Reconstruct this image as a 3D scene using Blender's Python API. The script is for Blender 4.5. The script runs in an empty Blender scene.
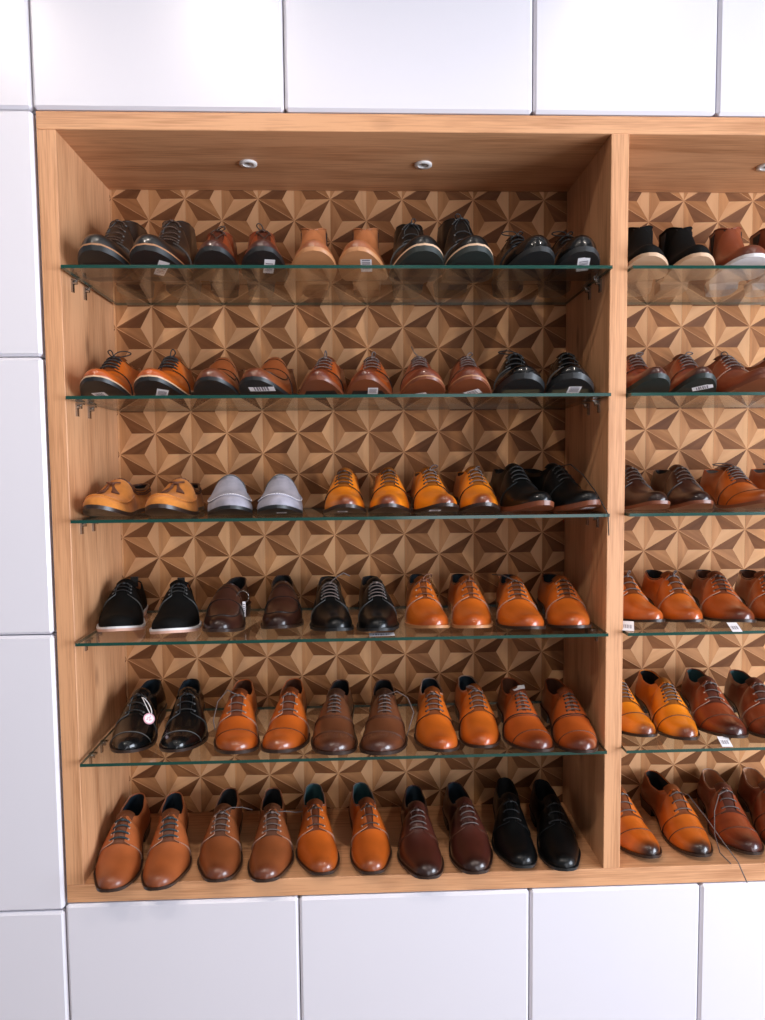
import bpy, bmesh, math, random
import numpy as np
from mathutils import Vector, Matrix

random.seed(7)
SC = bpy.context.scene
COL = SC.collection
PI = math.pi

# ------------------------------------------------------------------ camera
FPX = 689.7
CAM = np.array([0.6175, -1.5036, 0.9248])
YAW, PITCH, ROLL = 0.0365, -0.0639, -0.0095
_f = np.array([math.sin(YAW) * math.cos(PITCH), math.cos(YAW) * math.cos(PITCH), math.sin(PITCH)])
_r0 = np.array([math.cos(YAW), -math.sin(YAW), 0.0])
_u0 = np.cross(_r0, _f)
_r = _r0 * math.cos(ROLL) + _u0 * math.sin(ROLL)
_u = -_r0 * math.sin(ROLL) + _u0 * math.cos(ROLL)
cd = bpy.data.cameras.new('camera')
cam = bpy.data.objects.new('camera', cd)
COL.objects.link(cam)
cd.sensor_fit = 'HORIZONTAL'
cd.sensor_width = 36.0
cd.lens = 36.0 * FPX / 765.0
cd.clip_start = 0.05
cam.matrix_world = Matrix(((_r[0], _u[0], -_f[0], CAM[0]), (_r[1], _u[1], -_f[1], CAM[1]),
                           (_r[2], _u[2], -_f[2], CAM[2]), (0, 0, 0, 1)))
SC.camera = cam


def ray(px, py):
    return _f * FPX + _r * (px - 382.5) + _u * (510.0 - py)


def on_plane(px, py, axis, val):
    d = ray(px, py)
    return CAM + d * ((val - CAM[axis]) / d[axis])


def x_at(px, y, z):
    """world x of the point at depth y and height z that falls in photo column px"""
    # (P-CAM).(r*FPX - f*(px-382.5)) = 0
    n = _r * FPX - _f * (px - 382.5)
    return CAM[0] - ((y - CAM[1]) * n[1] + (z - CAM[2]) * n[2]) / n[0]


# ------------------------------------------------------------------ world, lights, exposure
W_ = bpy.data.worlds.new('world')
SC.world = W_
W_.use_nodes = True
W_.node_tree.nodes['Background'].inputs[0].default_value = (0.80, 0.88, 1.0, 1)
W_.node_tree.nodes['Background'].inputs[1].default_value = 0.05
SC.view_settings.view_transform = 'Standard'
SC.view_settings.look = 'None'
SC.view_settings.gamma = 1.0
SC.view_settings.exposure = -0.58
SC.view_settings.use_curve_mapping = False

ROOM_X0, ROOM_X1, ROOM_Y0, FLOOR_Z, CEIL_Z = -2.4, 3.6, -5.2, -0.62, 2.75


def area(name, loc, target, sx, sy, power, color):
    l = bpy.data.lights.new(name, 'AREA')
    l.shape = 'RECTANGLE'
    l.size, l.size_y = sx, sy
    l.energy, l.color = power, color
    o = bpy.data.objects.new(name, l)
    COL.objects.link(o)
    o.location = loc
    o.rotation_euler = (Vector(target) - Vector(loc)).to_track_quat('-Z', 'Y').to_euler()
    return o


# daylight through the shop window in the right-hand wall
area('window_daylight', (ROOM_X1 + 0.12, -2.0, 0.70), (0.0, -2.0, 0.70), 2.6, 1.9, 420, (0.80, 0.88, 1.0))
# unseen area light added behind the camera as frontal fill
area('front_fill_light', (2.2, ROOM_Y0 - 0.12, 0.7), (2.2, 0.0, 0.7), 2.4, 1.9, 70, (0.92, 0.93, 1.0))
# ceiling downlights: (x, y, watts, radius)
LAMPS = [(-0.75, -1.35, 80, .04), (0.15, -1.35, 90, .04), (1.65, -1.35, 70, .04),
         (-0.2, -0.42, 10, .04), (0.6, -0.42, 10, .04), (1.4, -0.42, 10, .04), (2.2, -0.42, 10, .04),
         (-0.9, -3.6, 20, .08), (0.9, -3.6, 20, .08), (2.5, -3.6, 20, .08)]

# ------------------------------------------------------------------ dimensions (metres)
BW = 1.17            # bay inner width
TL, TD = 0.039, 0.039
H, TT, TB, DEP = 1.6287, 0.037, 0.041, 0.3143
GY = -0.024          # front edge of glass
SH = [1.3433, 1.0741, 0.8130, 0.5487, 0.2833]
GT = 0.0068
BAYS = [(0.0, BW), (BW + TD, BW + TD + BW)]
XEND = BW + TD + BW + TL

# ------------------------------------------------------------------ materials
MATS = {}


def new_mat(name):
    m = bpy.data.materials.new(name)
    m.use_nodes = True
    nt = m.node_tree
    b = nt.nodes['Principled BSDF']
    return m, nt, b


def N(nt, typ, **kw):
    n = nt.nodes.new(typ)
    for k, v in kw.items():
        setattr(n, k, v)
    return n


def plain(name, col, rough=0.5, metal=0.0, spec=0.5, coat=0.0):
    if name in MATS:
        return MATS[name]
    m, nt, b = new_mat(name)
    no = N(nt, 'ShaderNodeTexNoise')
    no.inputs['Scale'].default_value = 60
    mx = N(nt, 'ShaderNodeMix', data_type='RGBA')
    tc = N(nt, 'ShaderNodeTexCoord')
    nt.links.new(tc.outputs['Object'], no.inputs['Vector'])
    nt.links.new(no.outputs['Fac'], mx.inputs[0])
    mx.inputs[6].default_value = (*[c * 0.93 for c in col], 1)
    mx.inputs[7].default_value = (*[min(1, c * 1.05) for c in col], 1)
    nt.links.new(mx.outputs[2], b.inputs['Base Color'])
    b.inputs['Roughness'].default_value = rough
    b.inputs['Metallic'].default_value = metal
    b.inputs['Specular IOR Level'].default_value = spec
    b.inputs['Coat Weight'].default_value = coat
    MATS[name] = m
    return m


def wood(name, light, dark, axis, knots=0.0, rough=0.5):
    """oak: grain runs along axis (0,1,2)"""
    if name in MATS:
        return MATS[name]
    m, nt, b = new_mat(name)
    tc = N(nt, 'ShaderNodeTexCoord')
    mp = N(nt, 'ShaderNodeMapping')
    sc = [1.0, 1.0, 1.0]
    for i in range(3):
        sc[i] = 1.3 if i == axis else 16.0
    mp.inputs['Scale'].default_value = sc
    nt.links.new(tc.outputs['Object'], mp.inputs['Vector'])
    n1 = N(nt, 'ShaderNodeTexNoise')
    n1.inputs['Scale'].default_value = 1.0
    n1.inputs['Detail'].default_value = 6
    n1.inputs['Distortion'].default_value = 0.6
    nt.links.new(mp.outputs[0], n1.inputs['Vector'])
    mp2 = N(nt, 'ShaderNodeMapping')
    mp2.inputs['Scale'].default_value = [9.0 if i == axis else 260.0 for i in range(3)]
    nt.links.new(tc.outputs['Object'], mp2.inputs['Vector'])
    n2 = N(nt, 'ShaderNodeTexNoise')
    n2.inputs['Scale'].default_value = 1.0
    n2.inputs['Detail'].default_value = 3
    nt.links.new(mp2.outputs[0], n2.inputs['Vector'])
    ad = N(nt, 'ShaderNodeMath', operation='MULTIPLY_ADD')
    nt.links.new(n2.outputs['Fac'], ad.inputs[0])
    ad.inputs[1].default_value = 0.8
    nt.links.new(n1.outputs['Fac'], ad.inputs[2])
    cr = N(nt, 'ShaderNodeValToRGB')
    cr.color_ramp.elements[0].position = 0.62
    cr.color_ramp.elements[0].color = (*dark, 1)
    cr.color_ramp.elements[1].position = 1.0
    cr.color_ramp.elements[1].color = (*light, 1)
    nt.links.new(ad.outputs[0], cr.inputs[0])
    out = cr.outputs[0]
    if knots:
        mp3 = N(nt, 'ShaderNodeMapping')
        mp3.inputs['Scale'].default_value = [3.5 if i == axis else 8.0 for i in range(3)]
        nt.links.new(tc.outputs['Object'], mp3.inputs['Vector'])
        vo = N(nt, 'ShaderNodeTexVoronoi')
        vo.inputs['Scale'].default_value = 1.0
        nt.links.new(mp3.outputs[0], vo.inputs['Vector'])
        r2 = N(nt, 'ShaderNodeValToRGB')
        r2.color_ramp.elements[0].position = 0.03
        r2.color_ramp.elements[0].color = (1, 1, 1, 1)
        r2.color_ramp.elements[1].position = 0.13
        r2.color_ramp.elements[1].color = (0, 0, 0, 1)
        nt.links.new(vo.outputs['Distance'], r2.inputs[0])
        mu = N(nt, 'ShaderNodeMath', operation='MULTIPLY')
        nt.links.new(r2.outputs[0], mu.inputs[0])
        mu.inputs[1].default_value = knots
        mx = N(nt, 'ShaderNodeMix', data_type='RGBA')
        nt.links.new(mu.outputs[0], mx.inputs[0])
        nt.links.new(out, mx.inputs[6])
        mx.inputs[7].default_value = (dark[0] * .35, dark[1] * .3, dark[2] * .3, 1)
        out = mx.outputs[2]
    nt.links.new(out, b.inputs['Base Color'])
    b.inputs['Roughness'].default_value = rough
    bp = N(nt, 'ShaderNodeBump')
    bp.inputs['Strength'].default_value = 0.12
    bp.inputs['Distance'].default_value = 0.002
    nt.links.new(n2.outputs['Fac'], bp.inputs['Height'])
    nt.links.new(bp.outputs[0], b.inputs['Normal'])
    MATS[name] = m
    return m


OAK_L, OAK_D = (0.64, 0.325, 0.162), (0.38, 0.160, 0.066)
M_OAKX = wood('oak_grain_across', OAK_L, OAK_D, 0, 0.3)
M_OAKZ = wood('oak_grain_upright', OAK_L, OAK_D, 2, 0.6)


def facet_mat():
    m, nt, b = new_mat('veneer_facets')
    uv = N(nt, 'ShaderNodeUVMap')
    oi = N(nt, 'ShaderNodeObjectInfo')
    mp = N(nt, 'ShaderNodeMapping')
    mp.inputs['Scale'].default_value = (6, 70, 1)
    cb = N(nt, 'ShaderNodeCombineXYZ')
    ml = N(nt, 'ShaderNodeMath', operation='MULTIPLY')
    nt.links.new(oi.outputs['Random'], ml.inputs[0])
    ml.inputs[1].default_value = 37.0
    nt.links.new(ml.outputs[0], cb.inputs[0])
    nt.links.new(ml.outputs[0], cb.inputs[1])
    va = N(nt, 'ShaderNodeVectorMath', operation='ADD')
    nt.links.new(uv.outputs[0], va.inputs[0])
    nt.links.new(cb.outputs[0], va.inputs[1])
    nt.links.new(va.outputs[0], mp.inputs['Vector'])
    no = N(nt, 'ShaderNodeTexNoise')
    no.inputs['Scale'].default_value = 1.0
    no.inputs['Detail'].default_value = 4
    nt.links.new(mp.outputs[0], no.inputs['Vector'])
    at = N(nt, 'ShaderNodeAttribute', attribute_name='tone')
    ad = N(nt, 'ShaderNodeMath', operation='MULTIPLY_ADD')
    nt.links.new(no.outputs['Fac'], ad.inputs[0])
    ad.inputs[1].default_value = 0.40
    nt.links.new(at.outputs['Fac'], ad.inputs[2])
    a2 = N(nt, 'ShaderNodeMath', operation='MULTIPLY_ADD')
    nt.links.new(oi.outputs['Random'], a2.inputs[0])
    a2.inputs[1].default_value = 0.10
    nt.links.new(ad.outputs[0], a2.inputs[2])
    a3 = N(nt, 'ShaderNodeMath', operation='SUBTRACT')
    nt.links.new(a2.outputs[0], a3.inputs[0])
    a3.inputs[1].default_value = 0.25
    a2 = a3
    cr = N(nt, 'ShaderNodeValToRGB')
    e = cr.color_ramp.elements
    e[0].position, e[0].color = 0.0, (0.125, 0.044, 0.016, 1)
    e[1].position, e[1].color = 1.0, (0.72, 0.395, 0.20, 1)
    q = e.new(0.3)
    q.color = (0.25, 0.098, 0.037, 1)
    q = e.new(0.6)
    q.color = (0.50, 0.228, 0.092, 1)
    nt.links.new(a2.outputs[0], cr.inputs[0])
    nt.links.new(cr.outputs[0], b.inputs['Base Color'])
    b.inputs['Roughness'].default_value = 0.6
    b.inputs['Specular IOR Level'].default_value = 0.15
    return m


M_FACET = facet_mat()


def white_door():
    m, nt, b = new_mat('white_lacquer')
    b.inputs['Base Color'].default_value = (0.70, 0.68, 0.74, 1)
    b.inputs['Roughness'].default_value = 0.28
    tc = N(nt, 'ShaderNodeTexCoord')
    no = N(nt, 'ShaderNodeTexNoise')
    no.inputs['Scale'].default_value = 7
    nt.links.new(tc.outputs['Object'], no.inputs['Vector'])
    bp = N(nt, 'ShaderNodeBump')
    bp.inputs['Strength'].default_value = 0.05
    bp.inputs['Distance'].default_value = 0.002
    nt.links.new(no.outputs['Fac'], bp.inputs['Height'])
    nt.links.new(bp.outputs[0], b.inputs['Normal'])
    return m


M_WHITE = white_door()


def glass_mat():
    m = bpy.data.materials.new('clear_glass')
    m.use_nodes = True
    nt = m.node_tree
    nt.nodes.remove(nt.nodes['Principled BSDF'])
    out = nt.nodes['Material Output']
    tr = N(nt, 'ShaderNodeBsdfTransparent')
    tr.inputs[0].default_value = (0.965, 0.985, 0.972, 1)
    gl = N(nt, 'ShaderNodeBsdfGlossy')
    gl.inputs['Roughness'].default_value = 0.015
    lw = N(nt, 'ShaderNodeLayerWeight')
    pw = N(nt, 'ShaderNodeMath', operation='POWER')
    nt.links.new(lw.outputs['Facing'], pw.inputs[0])
    pw.inputs[1].default_value = 5.0
    fr = N(nt, 'ShaderNodeMath', operation='MULTIPLY_ADD')
    nt.links.new(pw.outputs[0], fr.inputs[0])
    fr.inputs[1].default_value = 0.93
    fr.inputs[2].default_value = 0.04
    lw.inputs['Blend'].default_value = 0.5
    mx = N(nt, 'ShaderNodeMixShader')
    nt.links.new(fr.outputs[0], mx.inputs[0])
    nt.links.new(tr.outputs[0], mx.inputs[1])
    nt.links.new(gl.outputs[0], mx.inputs[2])
    nt.links.new(mx.outputs[0], out.inputs[0])
    return m


M_GLASS = glass_mat()
M_GEDGE = plain('glass_edge_green', (0.008, 0.050, 0.038), 0.15, 0, 0.6)
M_METAL = plain('clip_nickel', (0.42, 0.40, 0.38), 0.25, 1.0)
M_DARKPLASTIC = plain('dark_plastic', (0.03, 0.03, 0.03), 0.4)
M_PAINT = plain('wall_paint', (0.32, 0.31, 0.31), 0.8)
M_FLOOR = wood('floor_oak', (0.36, 0.27, 0.2), (0.22, 0.15, 0.10), 0)
M_PAPER = plain('white_paper', (0.82, 0.80, 0.84), 0.7)
M_INK = plain('grey_ink', (0.22, 0.20, 0.24), 0.7)


def leather(name, base, burn=None, b0=0.84, b1=0.98, rough=0.34, coat=0.5, heel=0.0, mott=0.12, spec=0.5):
    if name in MATS:
        return MATS[name]
    burn = burn or base
    m, nt, b = new_mat(name)
    at = N(nt, 'ShaderNodeAttribute', attribute_name='along')
    tc = N(nt, 'ShaderNodeTexCoord')
    no = N(nt, 'ShaderNodeTexNoise')
    no.inputs['Scale'].default_value = 26
    no.inputs['Detail'].default_value = 4
    nt.links.new(tc.outputs['Object'], no.inputs['Vector'])
    ad = N(nt, 'ShaderNodeMath', operation='MULTIPLY_ADD')
    nt.links.new(no.outputs['Fac'], ad.inputs[0])
    ad.inputs[1].default_value = 0.10
    nt.links.new(at.outputs['Fac'], ad.inputs[2])
    mr = N(nt, 'ShaderNodeMapRange')
    mr.interpolation_type = 'SMOOTHSTEP'
    mr.inputs[1].default_value = b0 + 0.05
    mr.inputs[2].default_value = b1 + 0.05
    nt.links.new(ad.outputs[0], mr.inputs[0])
    # darker antiqued heel / quarters
    mh = N(nt, 'ShaderNodeMapRange')
    mh.interpolation_type = 'SMOOTHSTEP'
    mh.inputs[1].default_value = 0.62
    mh.inputs[2].default_value = 0.35
    mh.inputs[3].default_value = 0.0
    mh.inputs[4].default_value = heel
    nt.links.new(ad.outputs[0], mh.inputs[0])
    mxx = N(nt, 'ShaderNodeMath', operation='MAXIMUM')
    nt.links.new(mr.outputs[0], mxx.inputs[0])
    nt.links.new(mh.outputs[0], mxx.inputs[1])
    m0 = N(nt, 'ShaderNodeMix', data_type='RGBA')
    nt.links.new(no.outputs['Fac'], m0.inputs[0])
    m0.inputs[6].default_value = (*[c * (1 - 2 * mott) for c in base], 1)
    m0.inputs[7].default_value = (*[min(1, c * (1 + 2 * mott)) for c in base], 1)
    m1 = N(nt, 'ShaderNodeMix', data_type='RGBA')
    nt.links.new(mxx.outputs[0], m1.inputs[0])
    nt.links.new(m0.outputs[2], m1.inputs[6])
    m1.inputs[7].default_value = (*burn, 1)
    nt.links.new(m1.outputs[2], b.inputs['Base Color'])
    b.inputs['Roughness'].default_value = rough
    b.inputs['Specular IOR Level'].default_value = spec
    b.inputs['Coat Weight'].default_value = coat
    b.inputs['Coat Roughness'].default_value = 0.06
    n2 = N(nt, 'ShaderNodeTexNoise')
    n2.inputs['Scale'].default_value = 420
    nt.links.new(tc.outputs['Object'], n2.inputs['Vector'])
    bp = N(nt, 'ShaderNodeBump')
    bp.inputs['Strength'].default_value = 0.08
    bp.inputs['Distance'].default_value = 0.0006
    nt.links.new(n2.outputs['Fac'], bp.inputs['Height'])
    nt.links.new(bp.outputs[0], b.inputs['Normal'])
    MATS[name] = m
    return m


def suede(name, base):
    if name in MATS:
        return MATS[name]
    m, nt, b = new_mat(name)
    tc = N(nt, 'ShaderNodeTexCoord')
    no = N(nt, 'ShaderNodeTexNoise')
    no.inputs['Scale'].default_value = 34
    no.inputs['Detail'].default_value = 8
    nt.links.new(tc.outputs['Object'], no.inputs['Vector'])
    mx = N(nt, 'ShaderNodeMix', data_type='RGBA')
    nt.links.new(no.outputs['Fac'], mx.inputs[0])
    mx.inputs[6].default_value = (*[c * .42 for c in base], 1)
    mx.inputs[7].default_value = (*[min(1, c * 1.6) for c in base], 1)
    nt.links.new(mx.outputs[2], b.inputs['Base Color'])
    b.inputs['Roughness'].default_value = 0.95
    b.inputs['Specular IOR Level'].default_value = 0.15
    b.inputs['Sheen Weight'].default_value = 0.12
    MATS[name] = m
    return m


# ------------------------------------------------------------------ mesh helpers
class G:
    def __init__(self):
        self.v, self.f, self.m, self.a, self.n = [], [], [], [], 0

    def add(self, P, F, mat=0, along=0.5):
        P = np.asarray(P, float).reshape(-1, 3)
        self.v.append(P)
        self.f += [tuple(int(i) + self.n for i in q) for q in F]
        self.m += [mat] * len(F)
        al = np.asarray(along, float).reshape(-1) if np.ndim(along) else np.full(len(P), along)
        self.a.append(al)
        self.n += len(P)

    def grid(self, P, mat=0, closed=False, flip=False, along=0.5):
        nu, nv = P.shape[:2]
        i = np.arange(nu - 1)[:, None]
        k = nv if closed else nv - 1
        j = np.arange(k)[None, :]
        j2 = (j + 1) % nv
        q = np.stack([i * nv + j, (i + 1) * nv + j, (i + 1) * nv + j2, i * nv + j2], -1).reshape(-1, 4)
        if flip:
            q = q[:, ::-1]
        if np.ndim(along):
            along = np.broadcast_to(along, (nu, nv)).reshape(-1)
        self.add(P.reshape(-1, 3), q.tolist(), mat, along)

    def box(self, x0, x1, y0, y1, z0, z1, mat=0):
        P = [(x, y, z) for z in (z0, z1) for y in (y0, y1) for x in (x0, x1)]
        self.add(P, [(0, 2, 3, 1), (4, 5, 7, 6), (0, 1, 5, 4), (2, 6, 7, 3), (0, 4, 6, 2), (1, 3, 7, 5)], mat)

    def tube(self, pts, r, n=6, mat=0, along=0.5):
        P = np.asarray(pts, float)
        if len(P) < 2:
            return
        T = np.gradient(P, axis=0)
        T /= np.maximum(np.linalg.norm(T, axis=1, keepdims=True), 1e-9)
        up = np.array([0, 0, 1.0]) if abs(T[0][2]) < 0.9 else np.array([1.0, 0, 0])
        rings = []
        for k in range(len(P)):
            s = np.cross(T[k], up)
            nn = np.linalg.norm(s)
            if nn < 1e-5:
                s = np.array([1.0, 0, 0])
            else:
                s /= nn
            w = np.cross(s, T[k])
            up = w
            th = np.arange(n) * 2 * PI / n
            rr = r if np.ndim(r) == 0 else r[k]
            rings.append(P[k] + rr * (np.cos(th)[:, None] * s + np.sin(th)[:, None] * w))
        self.grid(np.array(rings), mat, closed=True, along=along)
        b = self.n - len(P) * n
        self.f += [tuple(range(b, b + n)), tuple(range(self.n - 1, self.n - n - 1, -1))]
        self.m += [mat, mat]

    def mesh(self, name, smooth=True):
        V = np.concatenate(self.v)
        me = bpy.data.meshes.new(name)
        me.from_pydata(V.tolist(), [], self.f)
        me.polygons.foreach_set('material_index', np.array(self.m, dtype=np.int32))
        at = me.attributes.new('along', 'FLOAT', 'POINT')
        at.data.foreach_set('value', np.concatenate(self.a).astype(np.float32))
        if smooth:
            me.polygons.foreach_set('use_smooth', np.ones(len(self.f), dtype=bool))
        me.update()
        return me

    def build(self, name, mats, parent=None, smooth=True, matrix=None):
        me = self.mesh(name, smooth)
        for m in (mats if isinstance(mats, (list, tuple)) else [mats]):
            me.materials.append(m)
        o = bpy.data.objects.new(name, me)
        COL.objects.link(o)
        if parent is not None:
            o.parent = parent
        return o


def bevel_mesh(me, w, seg=1):
    bm = bmesh.new()
    bm.from_mesh(me)
    bmesh.ops.bevel(bm, geom=bm.edges[:], offset=w, segments=seg, affect='EDGES', profile=0.5)
    bm.to_mesh(me)
    bm.free()


def empty(name, loc=(0, 0, 0), rz=0.0):
    o = bpy.data.objects.new(name, None)
    COL.objects.link(o)
    o.location = loc
    o.rotation_euler = (0, 0, rz)
    o.empty_display_size = 0.05
    return o


def tag(o, label=None, cat=None, group=None, kind=None):
    if label:
        o['label'] = label
    if cat:
        o['category'] = cat
    if group:
        o['group'] = group
    if kind:
        o['kind'] = kind
    return o


def box_obj(name, x0, x1, y0, y1, z0, z1, mat, parent=None, bev=0.0):
    g = G()
    g.box(x0, x1, y0, y1, z0, z1)
    o = g.build(name, mat, parent, smooth=False)
    if bev:
        bevel_mesh(o.data, bev)
    return o


# ------------------------------------------------------------------ the room
WALL_Y = 0.62
tag(box_obj('floor', ROOM_X0, ROOM_X1, ROOM_Y0, WALL_Y, FLOOR_Z - .05, FLOOR_Z, M_FLOOR), kind='structure')
tag(box_obj('ceiling', ROOM_X0, ROOM_X1, ROOM_Y0, WALL_Y, CEIL_Z, CEIL_Z + .05, M_PAINT), kind='structure')
tag(box_obj('wall_left', ROOM_X0 - .1, ROOM_X0, ROOM_Y0, WALL_Y, FLOOR_Z, CEIL_Z, M_PAINT), kind='structure')
fx0, fx1, fz0, fz1 = 1.0, 3.4, -0.25, 1.65
g = G()
g.box(ROOM_X0, fx0, ROOM_Y0 - .1, ROOM_Y0, FLOOR_Z, CEIL_Z)
g.box(fx1, ROOM_X1, ROOM_Y0 - .1, ROOM_Y0, FLOOR_Z, CEIL_Z)
g.box(fx0, fx1, ROOM_Y0 - .1, ROOM_Y0, FLOOR_Z, fz0)
g.box(fx0, fx1, ROOM_Y0 - .1, ROOM_Y0, fz1, CEIL_Z)
tag(g.build('wall_front', M_PAINT, smooth=False), kind='structure')
fill_win = empty('fill_window', ((fx0 + fx1) / 2, ROOM_Y0, fz0))  # unseen window added around the frontal fill light
tag(fill_win, kind='structure')
for (a, b_, c, d) in ((-1.2, -1.15, 0, 1.9), (1.15, 1.2, 0, 1.9), (-1.2, 1.2, 0, .05), (-1.2, 1.2, 1.85, 1.9), (-.03, .03, 0, 1.9)):
    box_obj('window_frame', a, b_, -.08, -.02, c, d, M_DARKPLASTIC, fill_win)
tag(box_obj('wall_back', ROOM_X0, ROOM_X1, WALL_Y, WALL_Y + .1, FLOOR_Z, CEIL_Z, M_PAINT), kind='structure')
wy0, wy1, wz0, wz1 = -3.3, -0.7, -0.25, 1.65
g = G()
g.box(ROOM_X1, ROOM_X1 + .1, ROOM_Y0, wy0, FLOOR_Z, CEIL_Z)
g.box(ROOM_X1, ROOM_X1 + .1, wy1, WALL_Y, FLOOR_Z, CEIL_Z)
g.box(ROOM_X1, ROOM_X1 + .1, wy0, wy1, FLOOR_Z, wz0)
g.box(ROOM_X1, ROOM_X1 + .1, wy0, wy1, wz1, CEIL_Z)
tag(g.build('wall_right', M_PAINT, smooth=False), kind='structure')
win = empty('window_1', (ROOM_X1, (wy0 + wy1) / 2, wz0))
tag(win, kind='structure')
hw, hh_ = (wy1 - wy0) / 2, wz1 - wz0
for (a, b_, c, d) in ((-hw, -hw + .05, 0, hh_), (hw - .05, hw, 0, hh_), (-hw, hw, 0, .05), (-hw, hw, hh_ - .05, hh_), (-.025, .025, 0, hh_)):
    box_obj('window_frame', 0.02, 0.08, a, b_, c, d, M_DARKPLASTIC, win)

# ceiling downlights
M_LENS = bpy.data.materials.new('lamp_lens')
M_LENS.use_nodes = True
_b = M_LENS.node_tree.nodes['Principled BSDF']
_b.inputs['Emission Color'].default_value = (1, 0.9, 0.8, 1)
_b.inputs['Emission Strength'].default_value = 3.0


def ring(g, r0, r1, z0, z1, n=28, mat=0, cx=0, cy=0):
    th = np.arange(n) * 2 * PI / n
    prof = [(r0, z0), (r1, z0), (r1, z1), (r0, z1), (r0, z0)]
    P = np.array([[(cx + r * math.cos(t), cy + r * math.sin(t), z) for t in th] for r, z in prof])
    g.grid(P, mat, closed=True)


def disc(g, r, z, n=28, mat=0, cx=0, cy=0, down=True):
    th = np.arange(n) * 2 * PI / n
    P = [(cx + r * math.cos(t), cy + r * math.sin(t), z) for t in th]
    F = [tuple(range(n))] if not down else [tuple(range(n - 1, -1, -1))]
    g.add(P, F, mat)


for (lx, ly, pw, rad) in LAMPS:
    e = empty('ceiling_downlight', (lx, ly, CEIL_Z))
    row_n = 'row beside the cabinets' if ly > -1 else ('second row from the cabinets' if ly > -3 else 'row nearest the front wall')
    rank = sorted(q[0] for q in LAMPS if q[1] == ly).index(lx)
    col_n = ('first', 'second', 'third', 'fourth')[rank]
    tag(e, f'round ceiling downlight, {row_n}, {col_n} from the plain wall', 'downlight', 'ceiling downlights in the shop')
    g = G()
    ring(g, rad, rad + .015, -.012, 0)
    g.build('rim', M_PAINT, e)
    g = G()
    disc(g, rad, -.004)
    g.build('lens', M_LENS, e)
    l = bpy.data.lights.new('downlight_lamp', 'SPOT')
    near = -3 < ly < -1
    l.spot_size = math.radians(82 if near else (46 if ly > -1 else 150))
    l.spot_blend = 0.9 if near else 0.7
    l.shadow_soft_size = rad
    l.energy, l.color = pw, (1.0, 0.88, 0.77)
    lo = bpy.data.objects.new('downlight_lamp', l)
    COL.objects.link(lo)
    lo.location = (lx, ly, CEIL_Z - .03)
    aim = Vector((lx * .5 + .35, 0.0, 0.30)) if near else (Vector((lx, -.2, -0.6)) if ly > -1 else Vector((lx, -1.0, 0.0)))
    lo.rotation_euler = (aim - lo.location).to_track_quat('-Z', 'Y').to_euler()

# ------------------------------------------------------------------ white cabinets round the display
DOORF = -0.004


def cabinet(x0, x1, z0, z1, label, handle=None):
    e = empty('white_cabinet', ((x0 + x1) / 2, 0, z0))
    tag(e, label, 'cabinet', 'white flush wall cabinets')
    w = (x1 - x0) / 2
    gap = 0.0012
    o = box_obj('door', -w + gap, w - gap, DOORF, 0.018, gap, z1 - z0 - gap, M_WHITE, e)
    bevel_mesh(o.data, 0.006)
    box_obj('carcass', -w + .001, w - .001, 0.0195, 0.30, .001, z1 - z0 - .001, M_WHITE, e)
    return e


ZT, ZB = H + TT + 0.002, -TB - 0.002
colx = [-0.044, 0.475, 1.0, 1.397, 1.917, XEND + .005]
tops = ['white flush cabinet above the bay corner nearest the side panel',
        'white flush cabinet above the middle of the spotlit bay',
        'narrow white flush cabinet above the wooden divider',
        'white flush cabinet above, second past the divider',
        'white flush cabinet above, third past the divider']
bots = ['white flush cabinet below the tan derbies beside the side panel',
        'white flush cabinet below the orange and oxblood derbies on the base',
        'narrow white flush cabinet below the wooden divider',
        'white flush cabinet below the base, second past the divider',
        'white flush cabinet below the base, third past the divider']
for i in range(5):
    cabinet(colx[i], colx[i + 1], ZT, ZT + 0.72, tops[i])
    cabinet(colx[i], colx[i + 1], FLOOR_Z, ZB, bots[i])
lz = [FLOOR_Z, -0.057, 0.566, 1.162, ZT, ZT + 0.72]
sides = ['white flush cabinet standing on the floor at the side of the display',
         'white flush side cabinet level with the lowest three shoe rows',
         'white flush side cabinet level with the middle glass shelves',
         'white flush side cabinet level with the topmost glass shelf',
         'white flush cabinet at the top corner outside the oak frame']
for i in range(5):
    cabinet(-0.564, -0.0445, lz[i], lz[i + 1], sides[i])
    cabinet(XEND + .0055, XEND + .525, lz[i], lz[i + 1], sides[i].replace('white flush', 'far white flush'))

# ------------------------------------------------------------------ oak display cabinet
disp = empty('display_cabinet', (0, 0, -TB))
tag(disp, 'oak framed display cabinet with open shoe bays built into the white cabinets', 'shelving unit')


def oak(name, x0, x1, y0, y1, z0, z1, mat, bev=0.0012):
    cx, cz = (x0 + x1) / 2, (z0 + z1) / 2
    o = box_obj(name, x0 - cx, x1 - cx, y0, y1, z0 - cz, z1 - cz, mat, disp, bev)
    o.location = (cx, 0, cz + TB)
    return o


YB = DEP + 0.0
oak('top_panel', -TL, XEND, 0, YB, H, H + TT, M_OAKX)
oak('base_panel', -TL, XEND, 0, YB, -TB, 0, M_OAKX)
sp = oak('side_panel', -TL, 0, 0, YB, 0, H, M_OAKZ)
dv = oak('divider', BW, BW + TD, 0, YB, 0, H, M_OAKZ)
sp2 = oak('side_panel', XEND - TL, XEND, 0, YB, 0, H, M_OAKZ)

# metal clips below the glass shelves, sub-parts of the oak uprights
gclip = G()
gclip.box(0.0, 0.004, -.005, .005, -.030, -.002)
gclip.box(0.0, 0.017, -.005, .005, -.0045, -.0015)
gclip.tube([(0, 0, -.010), (.012, 0, -.010)], .0038, 8)
gclip.tube([(.004, 0, -.010), (.012, 0, -.004)], .003, 6)
clip_me = gclip.mesh('shelf_clip', smooth=False)
clip_me.materials.append(M_METAL)


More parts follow.
